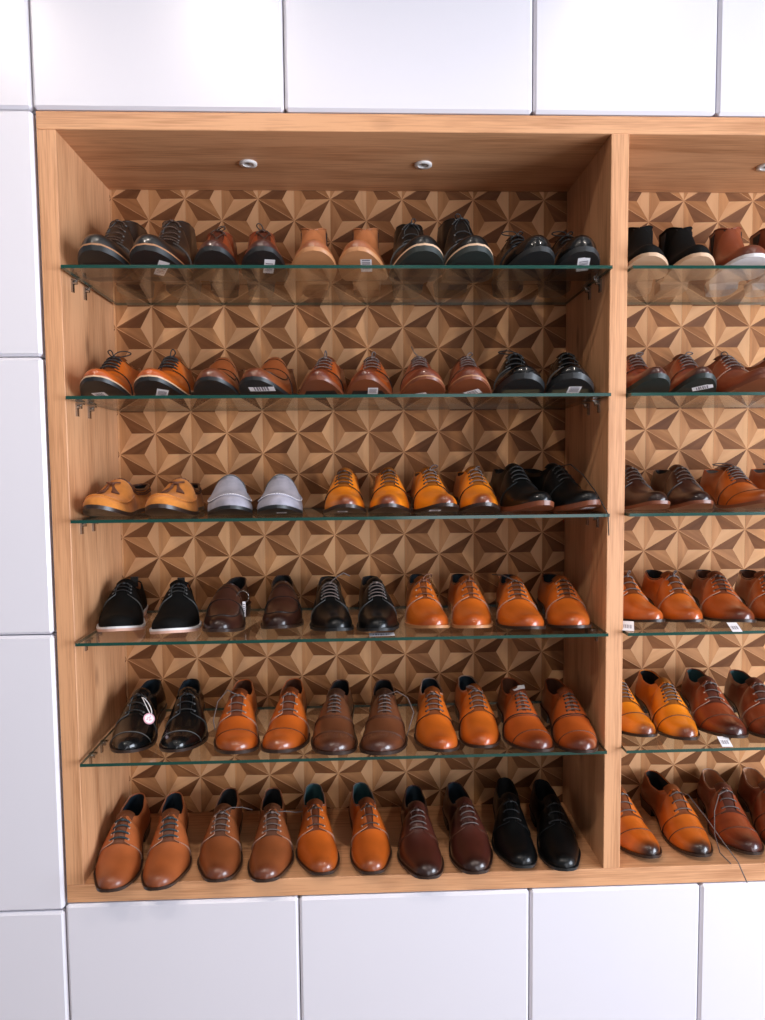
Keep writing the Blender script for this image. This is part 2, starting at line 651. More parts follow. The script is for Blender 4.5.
def clip(parent, x, side, y, z):
    o = bpy.data.objects.new('shelf_clip', clip_me)
    COL.objects.link(o)
    o.parent = parent
    o.location = (x - parent.location.x, y, z - (parent.location.z - TB))
    o.scale = (side, 1, 1)
    if 'label' not in o:
        o['label'] = 'small nickel clip holding the glass'


GLASS_LABEL = ['topmost', 'second', 'third', 'fourth', 'lowest']
for bi, (bx0, bx1) in enumerate(BAYS):
    left_p = sp if bi == 0 else dv
    right_p = dv if bi == 0 else sp2
    for si, s in enumerate(SH):
        zt_ = s + 0.003
        e = G()
        x0, x1 = bx0 + (0.010 if bi == 0 else 0.002), bx1 - 0.003
        y0, y1 = GY, DEP - 0.006
        cx = (x0 + x1) / 2
        hw_ = (x1 - x0) / 2
        P = [(x, y, z) for z in (-GT, 0) for y in (y0, y1) for x in (-hw_, hw_)]
        e.add(P, [(0, 2, 3, 1), (4, 5, 7, 6)], 0)
        e.add(P, [(0, 1, 5, 4), (2, 6, 7, 3), (0, 4, 6, 2), (1, 3, 7, 5)], 1)
        o = e.build('glass_shelf', [M_GLASS, M_GEDGE], smooth=False)
        o.location = (cx, 0, zt_)
        where = 'between side panel and divider' if bi == 0 else 'in the bay past the divider'
        tag(o, f'{GLASS_LABEL[si]} clear glass shelf with green edge {where}', 'glass shelf', 'clear glass shelves')
        for y in (0.055, 0.125):
            clip(left_p, bx0, 1, y, zt_ - GT)
            clip(right_p, bx1, -1, y, zt_ - GT)

# recessed spotlights in the bay tops
for k, (px, py) in enumerate(((0.374, 0.154), (0.781, 0.154), (1.600, 0.154), (2.0, 0.154))):
    e = empty('recessed_spotlight', (px, py, H))
    lab = ['small round recessed spotlight in bay top nearer the side panel',
           'small round recessed spotlight in bay top nearer the divider',
           'small round recessed spotlight first past the divider',
           'small round recessed spotlight second past the divider'][k]
    tag(e, lab, 'spotlight', 'recessed spotlights under the oak top')
    g = G()
    ring(g, .0125, .0205, -.004, 0)
    g.build('rim', plain('spot_rim', (.75, .72, .70), .35), e)
    g = G()
    disc(g, .0125, -.001, mat=0)
    g.build('lens', plain('spot_lens', (.55, .50, .47), .15), e)
    g = G()
    disc(g, .0045, -.0022, n=14)
    g.build('bulb', plain('spot_bulb', (.12, .09, .07), .3), e)

# ------------------------------------------------------------------ geometric veneer panels: triangular pits with raised ridges
TA = 0.1080
TH = 0.0922
TX0, TZ0 = 0.004, 1.2845
PIT = 0.0045


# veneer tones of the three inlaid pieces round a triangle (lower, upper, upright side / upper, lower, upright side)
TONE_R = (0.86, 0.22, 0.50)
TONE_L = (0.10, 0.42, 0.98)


def tri_pts(k, zc, right):
    """triangle between lattice columns k and k+1; right = tip on column k+1"""
    xa, xb = TX0 + k * TH, TX0 + (k + 1) * TH
    if right:
        return [(xa, zc - TA / 2), (xb, zc), (xa, zc + TA / 2)]
    return [(xb, zc + TA / 2), (xa, zc), (xb, zc - TA / 2)]


def tile_mesh(pts, seed, clipbox=None):
    rnd = random.Random(seed)
    c = np.mean(np.array(pts), axis=0)
    bm = bmesh.new()
    uvl = bm.loops.layers.uv.new('UVMap')
    tl = bm.faces.layers.float.new('tone')
    outer = [np.array(p) - c for p in pts]
    flat = 0.0007
    sc_in = 1 - flat / (TA / (2 * math.sqrt(3)))
    gapf = 0.9975
    vo = [bm.verts.new((p[0] * gapf, 0, p[1] * gapf)) for p in outer]
    vi = [bm.verts.new((p[0] * sc_in, 0.0003, p[1] * sc_in)) for p in outer]
    vb = [bm.verts.new((p[0] * gapf, PIT + .004, p[1] * gapf)) for p in outer]
    pit = bm.verts.new((0, PIT, 0))
    for i in range(3):
        j = (i + 1) % 3
        f = bm.faces.new((vi[i], vi[j], pit))
        d = outer[j] - outer[i]
        d = d / np.linalg.norm(d)
        nrm = np.array([-d[1], d[0]])
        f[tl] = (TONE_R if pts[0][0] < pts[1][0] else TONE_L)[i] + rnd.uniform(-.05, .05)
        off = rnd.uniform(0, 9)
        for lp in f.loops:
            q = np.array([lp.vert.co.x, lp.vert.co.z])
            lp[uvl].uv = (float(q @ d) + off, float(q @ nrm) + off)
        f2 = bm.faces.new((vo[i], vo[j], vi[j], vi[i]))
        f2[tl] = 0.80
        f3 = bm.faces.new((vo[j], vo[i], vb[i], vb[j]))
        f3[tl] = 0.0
    bm.faces.new((vb[0], vb[1], vb[2]))[tl] = 0.0
    if clipbox:
        x0, x1, z0, z1 = clipbox
        for co, no in (((x0 - c[0], 0, 0), (-1, 0, 0)), ((x1 - c[0], 0, 0), (1, 0, 0)),
                       ((0, 0, z0 - c[1]), (0, 0, -1)), ((0, 0, z1 - c[1]), (0, 0, 1))):
            geom = bm.verts[:] + bm.edges[:] + bm.faces[:]
            bmesh.ops.bisect_plane(bm, geom=geom, plane_co=co, plane_no=no, clear_outer=True, dist=1e-6)
    bmesh.ops.recalc_face_normals(bm, faces=bm.faces[:])
    # front must face -Y
    s = sum(f.normal.y * f.calc_area() for f in bm.faces if f.calc_center_median().y < PIT * .9 and abs(f.normal.y) > .3)
    if s > 0:
        bmesh.ops.reverse_faces(bm, faces=bm.faces[:])
    me = bpy.data.meshes.new('triangle_tile')
    bm.to_mesh(me)
    bm.free()
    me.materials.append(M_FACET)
    return me, c


base_tiles = {}
for rt in (True, False):
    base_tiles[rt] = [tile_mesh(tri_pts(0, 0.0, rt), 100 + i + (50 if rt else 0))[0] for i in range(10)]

PANEL_BOX = [(-0.030, BW + TD / 2 - .0005, -0.030, H + 0.030), (BW + TD / 2 + .0005, XEND - .009, -0.030, H + .030)]
PANEL_LABEL = ['star patterned wood veneer panel behind the shelves beside the side panel',
               'star patterned wood veneer panel behind the shelves past the divider']
for pi, cb in enumerate(PANEL_BOX):
    pan = empty('geometric_panel', ((cb[0] + cb[1]) / 2, DEP + .0008, cb[2]))
    tag(pan, PANEL_LABEL[pi], 'wall panel', 'star patterned veneer panels')
    ox, oy, oz = pan.location
    box_obj('backing_board', cb[0] - ox, cb[1] - ox, PIT + .0048, PIT + .012, 0, cb[3] - oz, M_OAKZ, pan)
    cand = []
    k0 = int((cb[0] - TX0) / TH) - 2
    k1 = int((cb[1] - TX0) / TH) + 2
    for k in range(k0, k1):
        for n in range(-16, 8):
            for rt in (True, False):
                zcol = TZ0 + (0 if k % 2 == 0 else TA / 2)
                # tip-right triangle has its edge on column k
                zc = zcol + n * TA + TA / 2 if rt else (TZ0 + (0 if k % 2 == 0 else TA / 2)) + n * TA
                pts = tri_pts(k, zc, rt)
                xs = [p[0] for p in pts]
                zs = [p[1] for p in pts]
                if max(xs) <= cb[0] + .004 or min(xs) >= cb[1] - .004 or max(zs) <= cb[2] + .004 or min(zs) >= cb[3] - .004:
                    continue
                inside = min(xs) > cb[0] and max(xs) < cb[1] and min(zs) > cb[2] and max(zs) < cb[3]
                c = np.mean(np.array(pts), axis=0)
                # how much of the tile shows: clipped by bay edges
                w = max(0, min(max(xs), BAYS[pi][1]) - max(min(xs), BAYS[pi][0])) * max(0, min(max(zs), H) - max(min(zs), 0))
                if pi == 1 and c[0] > 1.80:
                    w *= 0.01 * (2.5 - c[0])
                # tiles hidden by the shoes show less
                hid = 0.0
                for s in SH + [0.0]:
                    if s + 0.0 < c[1] < s + .075:
                        hid = 0.4
                cand.append((w * (1 - hid), k, zc, rt, inside, pts))
    cand.sort(key=lambda t: -t[0])
    rest = bmesh.new()
    rest_uv = rest.loops.layers.uv.new('UVMap')
    rest_tone = rest.faces.layers.float.new('tone')
    nrest = 0
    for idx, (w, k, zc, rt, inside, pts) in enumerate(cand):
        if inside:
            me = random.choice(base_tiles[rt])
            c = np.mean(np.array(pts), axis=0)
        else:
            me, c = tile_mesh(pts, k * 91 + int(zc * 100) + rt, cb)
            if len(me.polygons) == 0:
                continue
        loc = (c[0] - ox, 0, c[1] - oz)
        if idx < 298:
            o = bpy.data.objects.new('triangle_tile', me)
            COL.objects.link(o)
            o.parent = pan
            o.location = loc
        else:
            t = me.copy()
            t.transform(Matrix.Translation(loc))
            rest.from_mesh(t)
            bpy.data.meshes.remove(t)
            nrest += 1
    if nrest:
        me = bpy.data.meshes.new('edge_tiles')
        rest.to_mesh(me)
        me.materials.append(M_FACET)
        o = bpy.data.objects.new('edge_tiles', me)
        COL.objects.link(o)
        o.parent = pan
        o['kind'] = 'stuff'
    rest.free()

# ------------------------------------------------------------------ shoes


def pchip(xs, ys):
    xs, ys = np.array(xs, float), np.array(ys, float)
    h = np.diff(xs)
    d = np.diff(ys) / h
    m = np.zeros(len(xs))
    for i in range(1, len(xs) - 1):
        if d[i - 1] * d[i] > 0:
            w1, w2 = 2 * h[i] + h[i - 1], h[i] + 2 * h[i - 1]
            m[i] = (w1 + w2) / (w1 / d[i - 1] + w2 / d[i])
    m[0], m[-1] = d[0], d[-1]

    def f(x):
        x = np.clip(np.asarray(x, float), xs[0], xs[-1])
        i = np.clip(np.searchsorted(xs, x, side='right') - 1, 0, len(xs) - 2)
        t = (x - xs[i]) / h[i]
        return ((2 * t**3 - 3 * t**2 + 1) * ys[i] + (t**3 - 2 * t**2 + t) * h[i] * m[i] +
                (-2 * t**3 + 3 * t**2) * ys[i + 1] + (t**3 - t**2) * h[i] * m[i + 1])
    return f


def sstep(a, b, x):
    t = np.clip((np.asarray(x, float) - a) / (b - a), 0, 1)
    return t * t * (3 - 2 * t)


LOW = pchip([0, .1, .25, .36, .43, .465, .50, .56, .63, .70, .78, .86, .93, 1],
            [.062, .058, .050, .058, .076, .084, .081, .071, .056, .045, .0365, .0305, .0265, .024])
SLIP = pchip([0, .1, .25, .36, .42, .465, .50, .56, .63, .70, .78, .86, .93, 1],
             [.056, .052, .044, .046, .062, .074, .075, .068, .055, .045, .037, .0315, .028, .025])
CHUK = pchip([0, .1, .25, .36, .43, .465, .50, .56, .63, .70, .78, .86, .93, 1],
             [.088, .086, .082, .085, .094, .096, .089, .073, .058, .047, .039, .0335, .029, .026])
BOOT = pchip([0, .1, .25, .36, .43, .465, .50, .56, .63, .70, .78, .86, .93, 1],
             [.116, .115, .113, .116, .120, .118, .104, .080, .062, .051, .043, .037, .033, .030])
CHEL = pchip([0, .1, .25, .36, .42, .465, .50, .56, .63, .70, .78, .86, .93, 1],
             [.118, .116, .112, .114, .117, .114, .094, .073, .058, .048, .040, .0345, .030, .027])


class Last:
    def __init__(self, style='derby', L=.292, width=.100, toe='almond', spring=.018, hh=.022, ts=.006, side=1, toeh=1.0, high=1.0):
        self.L, self.side, self.spring, self.hh, self.ts = L, side, spring, hh, ts
        self.style = style
        self.hm = width / 2 - .0035
        self.prof = {'loafer': SLIP, 'moc': SLIP, 'tassel': SLIP, 'chukka': CHUK, 'boot': BOOT, 'chelsea': CHEL}.get(style, LOW)
        self.toe = {'almond': (.60, 1.65, 8), 'round': (.36, 1.8, 4.5), 'chisel': (.58, 1.45, 13), 'point': (.7, 1.5, 8)}[toe]
        self.toeh = toeh
        self.high = high
        self.wtab = pchip([.10, .18, .30, .42, .52, .62, .68], [.61, .64, .62, .70, .86, .985, 1.0])
        top = {'boot': .465, 'chelsea': .465, 'chukka': .462}.get(style, .462)
        self.utop = top
        if style in ('chelsea', 'boot', 'chukka'):
            self.wtt = pchip([.11, .22, .34, .42, top], [.0235, .031, .031, .021, 0.0])
            self.wheel = .0235
        else:
            self.wtt = pchip([.11, .22, .34, .42, top], [.0205, .0260, .0255, .017, 0.0])
            self.wheel = .0205

    def wb(self, u):
        u = np.asarray(u, float)
        w = self.wtab(np.clip(u, .10, .68))
        w = np.where(u < .10, .61 * np.sqrt(np.clip(1 - ((.10 - u) / .10) ** 2, 0, 1)), w)
        k, p, q = self.toe
        s = np.clip((u - .68) / .32, 0, 1)
        w = np.where(u > .68, (1 - k * s ** p) * np.sqrt(np.clip(1 - s ** q, 0, 1)), w)
        return w * self.hm

    def c(self, u):
        u = np.asarray(u, float)
        return self.side * (.010 * sstep(.35, 1.0, u) - .004 * np.exp(-((u - .62) / .16) ** 2))

    def wt(self, u):
        u = np.asarray(u, float)
        w = self.wtt(np.clip(u, .11, self.utop))
        w = np.where(u < .11, self.wheel * np.sqrt(np.clip(1 - ((.11 - u) / .098) ** 2, 0, 1)), w)
        w = np.where(u > .40, self.wtt(.40) * np.sqrt(np.clip((self.utop - u) / (self.utop - .40), 0, 1)), w)
        return np.where(u >= self.utop, 0.0, np.minimum(w, self.wb(u) * .93))

    def zb(self, u):
        u = np.asarray(u, float)
        return self.spring * np.clip((u - .64) / .36, 0, 1) ** 1.7 + self.hh * (1 - sstep(.24, .60, u))

    def z0(self, u):
        return self.zb(u) + self.ts

    def zt(self, u):
        u = np.asarray(u, float)
        t = np.clip((u - .90) / .10, 0, 1)
        tf = np.clip(1 - t ** 2.4, 0, 1) ** .5
        h = self.prof(u)
        h = h * (1 + (self.toeh - 1) * sstep(.55, .85, u)) * (1 + (self.high - 1) * (1 - sstep(.45, .7, u)))
        return self.z0(u) + h * tf

    def S(self, u, v):
        u, v = np.broadcast_arrays(np.asarray(u, float), np.asarray(v, float))
        sg = np.where(v >= 0, 1.0, -1.0)
        t = 1 - np.abs(v)
        wb, wt, z0, zt, c = self.wb(u), self.wt(u), self.z0(u), self.zt(u), self.c(u)
        h = zt - z0
        o = sstep(0, .016, wt)
        k = .74 - .17 * (1 - sstep(.50, .78, u))
        if self.style in ('loafer', 'moc', 'tassel'):
            k = .78 - .06 * (1 - sstep(.50, .75, u))
        if self.style in ('boot', 'chelsea', 'chukka'):
            k = .74 - .08 * (1 - sstep(.50, .75, u))
        p1y, p1z = wb * 1.07, z0 + .46 * h
        p2y = (1 - o) * wb * k + o * (wt + .25 * np.maximum(wb - wt, 0))
        p2z = (1 - o) * (zt + .0 * h) + o * (zt - .40 * h)
        a, b, cc, d = (1 - t) ** 3, 3 * (1 - t) ** 2 * t, 3 * (1 - t) * t * t, t ** 3
        y = a * wb + b * p1y + cc * p2y + d * wt
        z = a * z0 + b * p1z + cc * p2z + d * zt
        return np.stack([u * self.L + 0 * y, c + sg * y, z], -1)

    def Nn(self, u, v):
        u, v = np.broadcast_arrays(np.asarray(u, float), np.asarray(v, float))
        e = 2e-3
        du = self.S(np.clip(u + e, 0, 1), v) - self.S(np.clip(u - e, 0, 1), v)
        v1, v2 = np.clip(v + e, -1, 1), np.clip(v - e, -1, 1)
        dv = self.S(u, v1) - self.S(u, v2)
        n = np.cross(du, dv)
        n /= np.maximum(np.linalg.norm(n, axis=-1, keepdims=True), 1e-9)
        # outward: away from the axis
        P = self.S(u, v)
        ref = P - np.stack([u * self.L * .9 + .03 * self.L, self.c(u), self.z0(u) + .2 * (self.zt(u) - self.z0(u))], -1)
        s = np.sign((n * ref).sum(-1, keepdims=True))
        return n * np.where(s == 0, 1, s)

    def off(self, u, v, d):
        return self.S(u, v) + self.Nn(u, v) * d


def patch(g, last, U, V, off, thick, flip=False, edge_mat=1):
    """raised leather piece over the upper with a rim"""
    P = last.off(U, V, off)
    Q = last.off(U, V, off - thick)
    g.grid(P, 0, flip=flip, along=U)
    for A, B, al in ((P[0], Q[0], U[0]), (P[-1][::-1], Q[-1][::-1], U[-1][::-1]), (P[:, 0][::-1], Q[:, 0][::-1], U[:, 0][::-1]), (P[:, -1], Q[:, -1], U[:, -1])):
        g.grid(np.stack([A, B]), edge_mat, flip=flip, along=np.stack([al, al]))


def seam(g, last, us, vs, r=.0008, off=.0004, mat=0):
    g.tube(last.off(np.array(us), np.array(vs), off), r, 5, mat)


def bez(p0, p1, p2, p3, n=10):
    t = np.linspace(0, 1, n)[:, None]
    p0, p1, p2, p3 = map(np.array, (p0, p1, p2, p3))
    return (1 - t) ** 3 * p0 + 3 * (1 - t) ** 2 * t * p1 + 3 * (1 - t) * t * t * p2 + t ** 3 * p3


def make_shoe(name, style, side, mats, P, rnd):
    """mats: dict upper, sole, welt, lining, lace, edge; P: options"""
    ls = Last(style, P.get('L', .292), P.get('width', .100), P.get('toe', 'almond'), P.get('spring', .018),
              P.get('hh', .022), P.get('ts', .006), side, P.get('toeh', 1.0), P.get('high', 1.0))
    root = empty(name)
    L = ls.L
    # ---- upper
    s = np.linspace(0, 1, 54)
    u = .5 - .5 * np.cos(PI * s)
    u = .35 * s + .65 * u
    v = np.linspace(-1, 1, 33)
    U, V = np.meshgrid(u, v, indexing='ij')
    g = G()
    # split the grid at the throat so that the opening stays open
    Pg = ls.S(U, V)
    g2 = G()
    front = u >= ls.utop - 1e-6
    uf = np.concatenate([[ls.utop], u[front]])
    Uf, Vf = np.meshgrid(uf, v, indexing='ij')
    g.grid(ls.S(Uf, Vf), 0, along=Uf, flip=True)
    ub = np.concatenate([u[~front], [ls.utop - 1e-5]])
    for sg in (-1, 1):
        vb_ = np.linspace(1e-6, 1, 17) * sg
        Ub, Vb = np.meshgrid(ub, vb_, indexing='ij')
        g.grid(ls.S(Ub, Vb), 0, along=Ub, flip=(sg > 0) is False and False or (sg < 0))
    up = g.build('upper', [mats['upper']], root)
    # ---- lining and insole
    g = G()
    ul = np.concatenate([np.linspace(0.0, .1, 10), np.linspace(.12, ls.utop - .002, 16)])
    for sg in (-1, 1):
        vb_ = np.linspace(1e-6, .95, 9) * sg
        Ub, Vb = np.meshgrid(ul, vb_, indexing='ij')
        A = ls.S(Ub, Vb)
        cen = np.stack([(Ub * .93 + .018) * L, ls.c(Ub), A[..., 2]], -1)
        A = A + (cen - A) * .07
        A[..., 0] = np.maximum(A[..., 0], .003)
        A[..., 2] -= .0012
        g.grid(A, 0, flip=(sg > 0))
    # inside of the vamp, so that the shoe is dark within
    ui = np.linspace(ls.utop + .001, .72, 8)
    Ui, Vi = np.meshgrid(ui, np.linspace(-.95, .95, 13), indexing='ij')
    A = ls.S(Ui, Vi)
    A = A + (np.stack([Ui * L, ls.c(Ui), ls.z0(Ui) + .01], -1) - A) * .06
    g.grid(A, 0)
    g.build('lining', [mats['lining']], root)
    g = G()
    uu = np.linspace(.015, .75, 22)
    lat = np.linspace(-1, 1, 7)
    Ug, Lg = np.meshgrid(uu, lat, indexing='ij')
    A = np.stack([Ug * L, ls.c(Ug) + Lg * ls.wb(Ug) * .93, ls.z0(Ug) + .004 + .002 * Lg ** 2], -1)
    g.grid(A, 0, flip=True)
    g.build('insole', [mats.get('insole', mats['lining'])], root)
    # ---- collar binding
    g = G()
    uc = np.concatenate([np.linspace(ls.utop - 1e-4, .36, 14), np.linspace(.33, .1, 10), np.linspace(.09, .0121, 9)])
    ptsR = ls.S(uc, np.full_like(uc, 1e-6))
    ptsL = ls.S(uc[::-1], np.full_like(uc, -1e-6))
    g.tube(np.concatenate([ptsR, ptsL[1:]]), .0017 if style not in ('moc', 'tassel') else .003, 6, along=.45)
    g.build('collar', [mats.get('collar', mats['upper'])], root)
    # ---- sole
    welt = P.get('weltw', .0045)
    Ls = L + 1.2 * welt
    us = np.linspace(0, 1, 44)
    us = .4 * us + .6 * (.5 - .5 * np.cos(PI * us))
    lat = np.array([-1, -.75, -.4, 0, .4, .75, 1.0])

    def slab(u0, u1, zlo, zhi, grow_lo, grow_hi, nm, mat):
        gg = G()
        uk = us[(us >= u0 - 1e-9) & (us <= u1 + 1e-9)]
        if u1 < .99:
            uk = np.append(uk, u1)
        if u0 > .01:
            uk = np.insert(uk, 0, u0)
        rows = []
        for q in uk:
            w = ls.wb(q)
            wl, wh = w + grow_lo * (w > 1e-6), w + grow_hi * (w > 1e-6)
            fac = min(1, w / .010)
            wl, wh = w + grow_lo * fac, w + grow_hi * fac
            x = -.6 * welt + q * Ls
            c = float(ls.c(q))
            lo = [(x, c + a * wl, float(zlo(q))) for a in lat]
            hi = [(x, c + a * wh, float(zhi(q))) for a in lat[::-1]]
            rows.append(lo + hi)
        gg.grid(np.array(rows), 0, closed=True, flip=False, along=np.repeat(uk[:, None], 14, 1))
        # end caps
        n0 = len(rows)
        gg.f += [tuple(range(0, 14)), tuple(range(14 * n0 - 1, 14 * n0 - 15, -1))]
        gg.m += [0, 0]
        o = gg.build(nm, [mat], root)
        me = o.data
        bm = bmesh.new()
        bm.from_mesh(me)
        bmesh.ops.recalc_face_normals(bm, faces=bm.faces[:])
        bm.to_mesh(me)
        bm.free()
        try:
            me.set_sharp_from_angle(angle=math.radians(40))
        except Exception:
            pass
        return o
    wt_ = P.get('weltt', .0)
    if wt_ > 0:
        slab(0, 1, lambda q: ls.zb(q) + ls.ts - wt_, lambda q: ls.zb(q) + ls.ts + .0006, welt, welt * .9, 'welt', mats['welt'])
        outs = slab(0, 1, lambda q: ls.zb(q), lambda q: ls.zb(q) + ls.ts - wt_ - .0001, welt * .75, welt * 1.0, 'outsole', mats['sole'])
    else:
        outs = slab(0, 1, lambda q: ls.zb(q), lambda q: ls.zb(q) + ls.ts + .0005, welt * .8, welt, 'outsole', mats['sole'])
    if ls.hh > .004:
        slab(0, .27, lambda q: 0.0, lambda q: ls.zb(q) - .0002, welt * .2, welt * .6, 'heel', mats.get('heel', mats['sole']))
    solep = P.get('sole_panel')
    if solep is not None:     # tread inset of another colour seen under the forefoot
        g = G()
        Uq, Lq = np.meshgrid(np.linspace(.52, .965, 22), np.linspace(-1, 1, 9), indexing='ij')
        wq = np.maximum(ls.wb(Uq) - .006, .002)
        A = np.stack([Uq * L, ls.c(Uq) + Lq * wq, ls.zb(Uq) - .0007], -1)
        g.grid(A, 0)
        g.build('tread', [solep], outs)

    # ---- leather pieces by style
    VG = P.get('gap', .14)
    uf0 = P.get('uthroat', .650)
    lace_us = P.get('lace_us')
    nl = P.get('laces', 4)
    low = style in ('derby', 'oxford')
    utop_l = .492 if low else (.475 if style == 'chukka' else .47)
    if style in ('derby', 'boot', 'chukka'):
        for sg in (-1, 1):
            ss, tt = np.linspace(0, 1, 26) ** 1.3, np.linspace(0, 1, 15)
            S_, T_ = np.meshgrid(ss, tt, indexing='ij')
            uf_ = uf0 - .085 * np.clip(T_, 0, 1) ** 1.25 - .030 * (1 - T_) ** 5
            Uq = uf_ * (1 - S_) + .04 * S_
            vg = (VG + .06 * (1 - sstep(.5, .62, Uq))) * sstep(ls.utop - .012, ls.utop + .03, Uq) + 1e-5
            Vq = sg * (vg + T_ * (.985 - vg))
            g = G()
            patch(g, ls, Uq, Vq, .0028, .0030, flip=(sg > 0))
            q = g.build('quarter', [mats.get('quarter', mats['upper']), mats['edge']], root)
    elif style == 'oxford':
        for sg in (-1, 1):
            ss, tt = np.linspace(0, 1, 24), np.linspace(0, 1, 13)
            S_, T_ = np.meshgrid(ss, tt, indexing='ij')
            uf_ = .625 - .10 * T_ ** 1.6
            Uq = uf_ * (1 - S_) + .04 * S_
            vg = .05 * sstep(ls.utop - .012, ls.utop + .03, Uq) + 1e-5
            Vq = sg * (vg + T_ * (.985 - vg))
            g = G()
            patch(g, ls, Uq, Vq, .0012, .0014, flip=(sg > 0))
            g.build('quarter', [mats.get('quarter', mats['upper']), mats['edge']], root)
        # vamp edge over the quarters
        g = G()
        vv = np.linspace(-.95, .95, 25)
        for d in (0, .014):
            seam(g, ls, .632 - .11 * np.abs(vv) ** 1.7 + d, vv, .0011 if d == 0 else .0006, .0012)
        g.build('vamp_seam', [mats['edge']], root)
    if style in ('derby', 'oxford', 'boot', 'chukka'):
        # tongue
        g = G()
        ut = np.linspace(uf0 - .012 if style != 'oxford' else .61, ls.utop + .004, 14)
        Ut, Vt = np.meshgrid(ut, np.linspace(-.30, .30, 9), indexing='ij')
        A = ls.off(Ut, Vt, .0008)
        tip = A[-1].copy()
        ex = []
        for k in range(1, 5):
            t = tip.copy()
            t[:, 0] -= .0052 * k
            t[:, 2] += .0042 * k - .0006 * k * k
            t[:, 1] = ls.c(ls.utop) + (t[:, 1] - ls.c(ls.utop)) * (1.0 + .03 * k)
            ex.append(t)
        A = np.concatenate([A, np.array(ex)])
        g.grid(A, 0, flip=True, along=.5)
        B = A.copy()
        B[..., 2] -= .0018
        g.grid(B[-5:], 0, along=.5)
        g.grid(np.stack([A[-1], B[-1]]), 0, flip=True)
        g.build('tongue', [mats.get('tongue', mats['upper'])], root)
        # laces
        if P.get('lacing', True):
            g = G()
            ge = G()
            us_l = np.linspace(uf0 - .048 if style != 'oxford' else .60, utop_l, nl)
            vw = .24 if style != 'oxford' else .17
            for i, q in enumerate(us_l):
                vv = np.linspace(-vw, vw, 11)
                hump = .0040 + .0016 * np.cos(vv / vw * PI / 2)
                dq = .004 * np.sin(i * 2.3)
                pts = ls.S(q + dq * vv / vw, vv) + ls.Nn(np.full_like(vv, q), vv) * hump[:, None]
                pts[0] -= ls.Nn(q, -vw) * .002
                pts[-1] -= ls.Nn(q, vw) * .002
                g.tube(pts, P.get('lace_r', .0015), 6)
                if i < nl - 1 and P.get('cross', False):
                    for sg in (-1, 1):
                        v2 = np.linspace(-vw * .8, vw * .8, 9) * sg
                        qq = np.linspace(q, us_l[i + 1], 9)
                        g.tube(ls.off(qq, v2, .0036), P.get('lace_r', .0015) * .9, 5)
                for sg in (-1, 1):
                    p = ls.off(q, sg * vw, .0029)
                    n = ls.Nn(q, sg * vw)
                    ge.tube([p, p + n * .0009], .0026, 8)
            # knot, loops and loose ends
            kp = ls.off(utop_l, 0.0, .005)
            g.tube([kp + (0, -.004, 0), kp, kp + (0, .004, 0)], [.0025, .0034, .0025], 6)
            for loop in P.get('loops', []):
                # (dx, dy, dz) reach of the loop
                dx, dy, dz = loop[0], loop[1], loop[2] * .6
                a = kp + np.array([dx, dy, dz])
                g.tube(bez(kp, kp + np.array([dx * .2, dy * .1, dz * 1.3]), a + np.array([0, -dy * .3, dz * .4]), a, 9), .0014, 6)
                g.tube(bez(a, a + np.array([-.008, dy * .3, -dz * .3]), kp + np.array([-.012, dy * .5, .002]), kp + np.array([-.002, 0, -.001]), 9), .0014, 6)
            for end in P.get('ends', []):
                g.tube(np.array([kp] + [kp + np.array(e) for e in end]), .0013, 6)
            g.build('laces', [mats['lace']], root)['kind'] = 'stuff'
            ge.build('eyelets', [mats.get('eyelet', mats['edge'])], root)['kind'] = 'stuff'
    if P.get('cap'):
        g = G()
        vv = np.linspace(-.97, .97, 27)
        uc_ = P['cap']
        for d in P.get('caplines', (0, .016)):
            seam(g, ls, uc_ - .05 * np.abs(vv) ** 2 + d + .0, vv, .0010 if d == 0 else .0006, .0006)
        g.build('toe_cap_seam', [mats['seam']], root)
        if P.get('brogue'):
            g = G()
            for row in range(3):
                for q in np.linspace(-.62, .62, 17):
                    uq = uc_ + .035 + .016 * row - .05 * q * q
                    p, n = ls.S(uq, q), ls.Nn(uq, q)
                    g.tube([p - n * .0004, p + n * .0005], .0011, 6)
            g.build('broguing', [mats['edge']], root)
    if P.get('wing'):
        g = G()
        vv = np.linspace(-.97, .97, 25)
        seam(g, ls, P['wing'] - .16 * np.abs(vv) ** .9, vv, .0009, .0006)
        g.build('vamp_seam', [mats['edge']], root)
    if style in ('loafer', 'moc', 'tassel'):
        # apron ring
        g = G()
        th = np.linspace(-1, 1, 41)
        am, vm = (.43, .66) if style in ('moc', 'tassel') else (.375, .52)
        ua = .50 + am * np.abs(np.cos(th * PI / 2)) ** .55
        va = vm * np.sign(th) * np.abs(np.sin(th * PI / 2)) ** .8
        ua[0] = ua[-1] = .50
        stitched = style in ('moc', 'tassel')
        if stitched:
            pts = ls.off(ua, va, .0012)
            g.tube(pts, .0017, 6)
            g.build('apron_seam', [mats['upper']], root)
            g = G()
            for k in range(2, len(th) - 2):
                for (a_, b_) in ((-.35, .35),):
                    uu_ = np.interp([k + a_, k + b_], np.arange(len(th)), ua)
                    vv_ = np.interp([k + a_, k + b_], np.arange(len(th)), va)
                    A = ls.off(uu_, vv_, .0030)
                    g.tube(A, .0009, 5)
            g.build('apron_stitching', [mats.get('stitch', mats['edge'])], root)
        else:
            g.tube(ls.off(ua, va, .0006), .0013, 6)
            g.build('apron_seam', [mats['edge']], root)
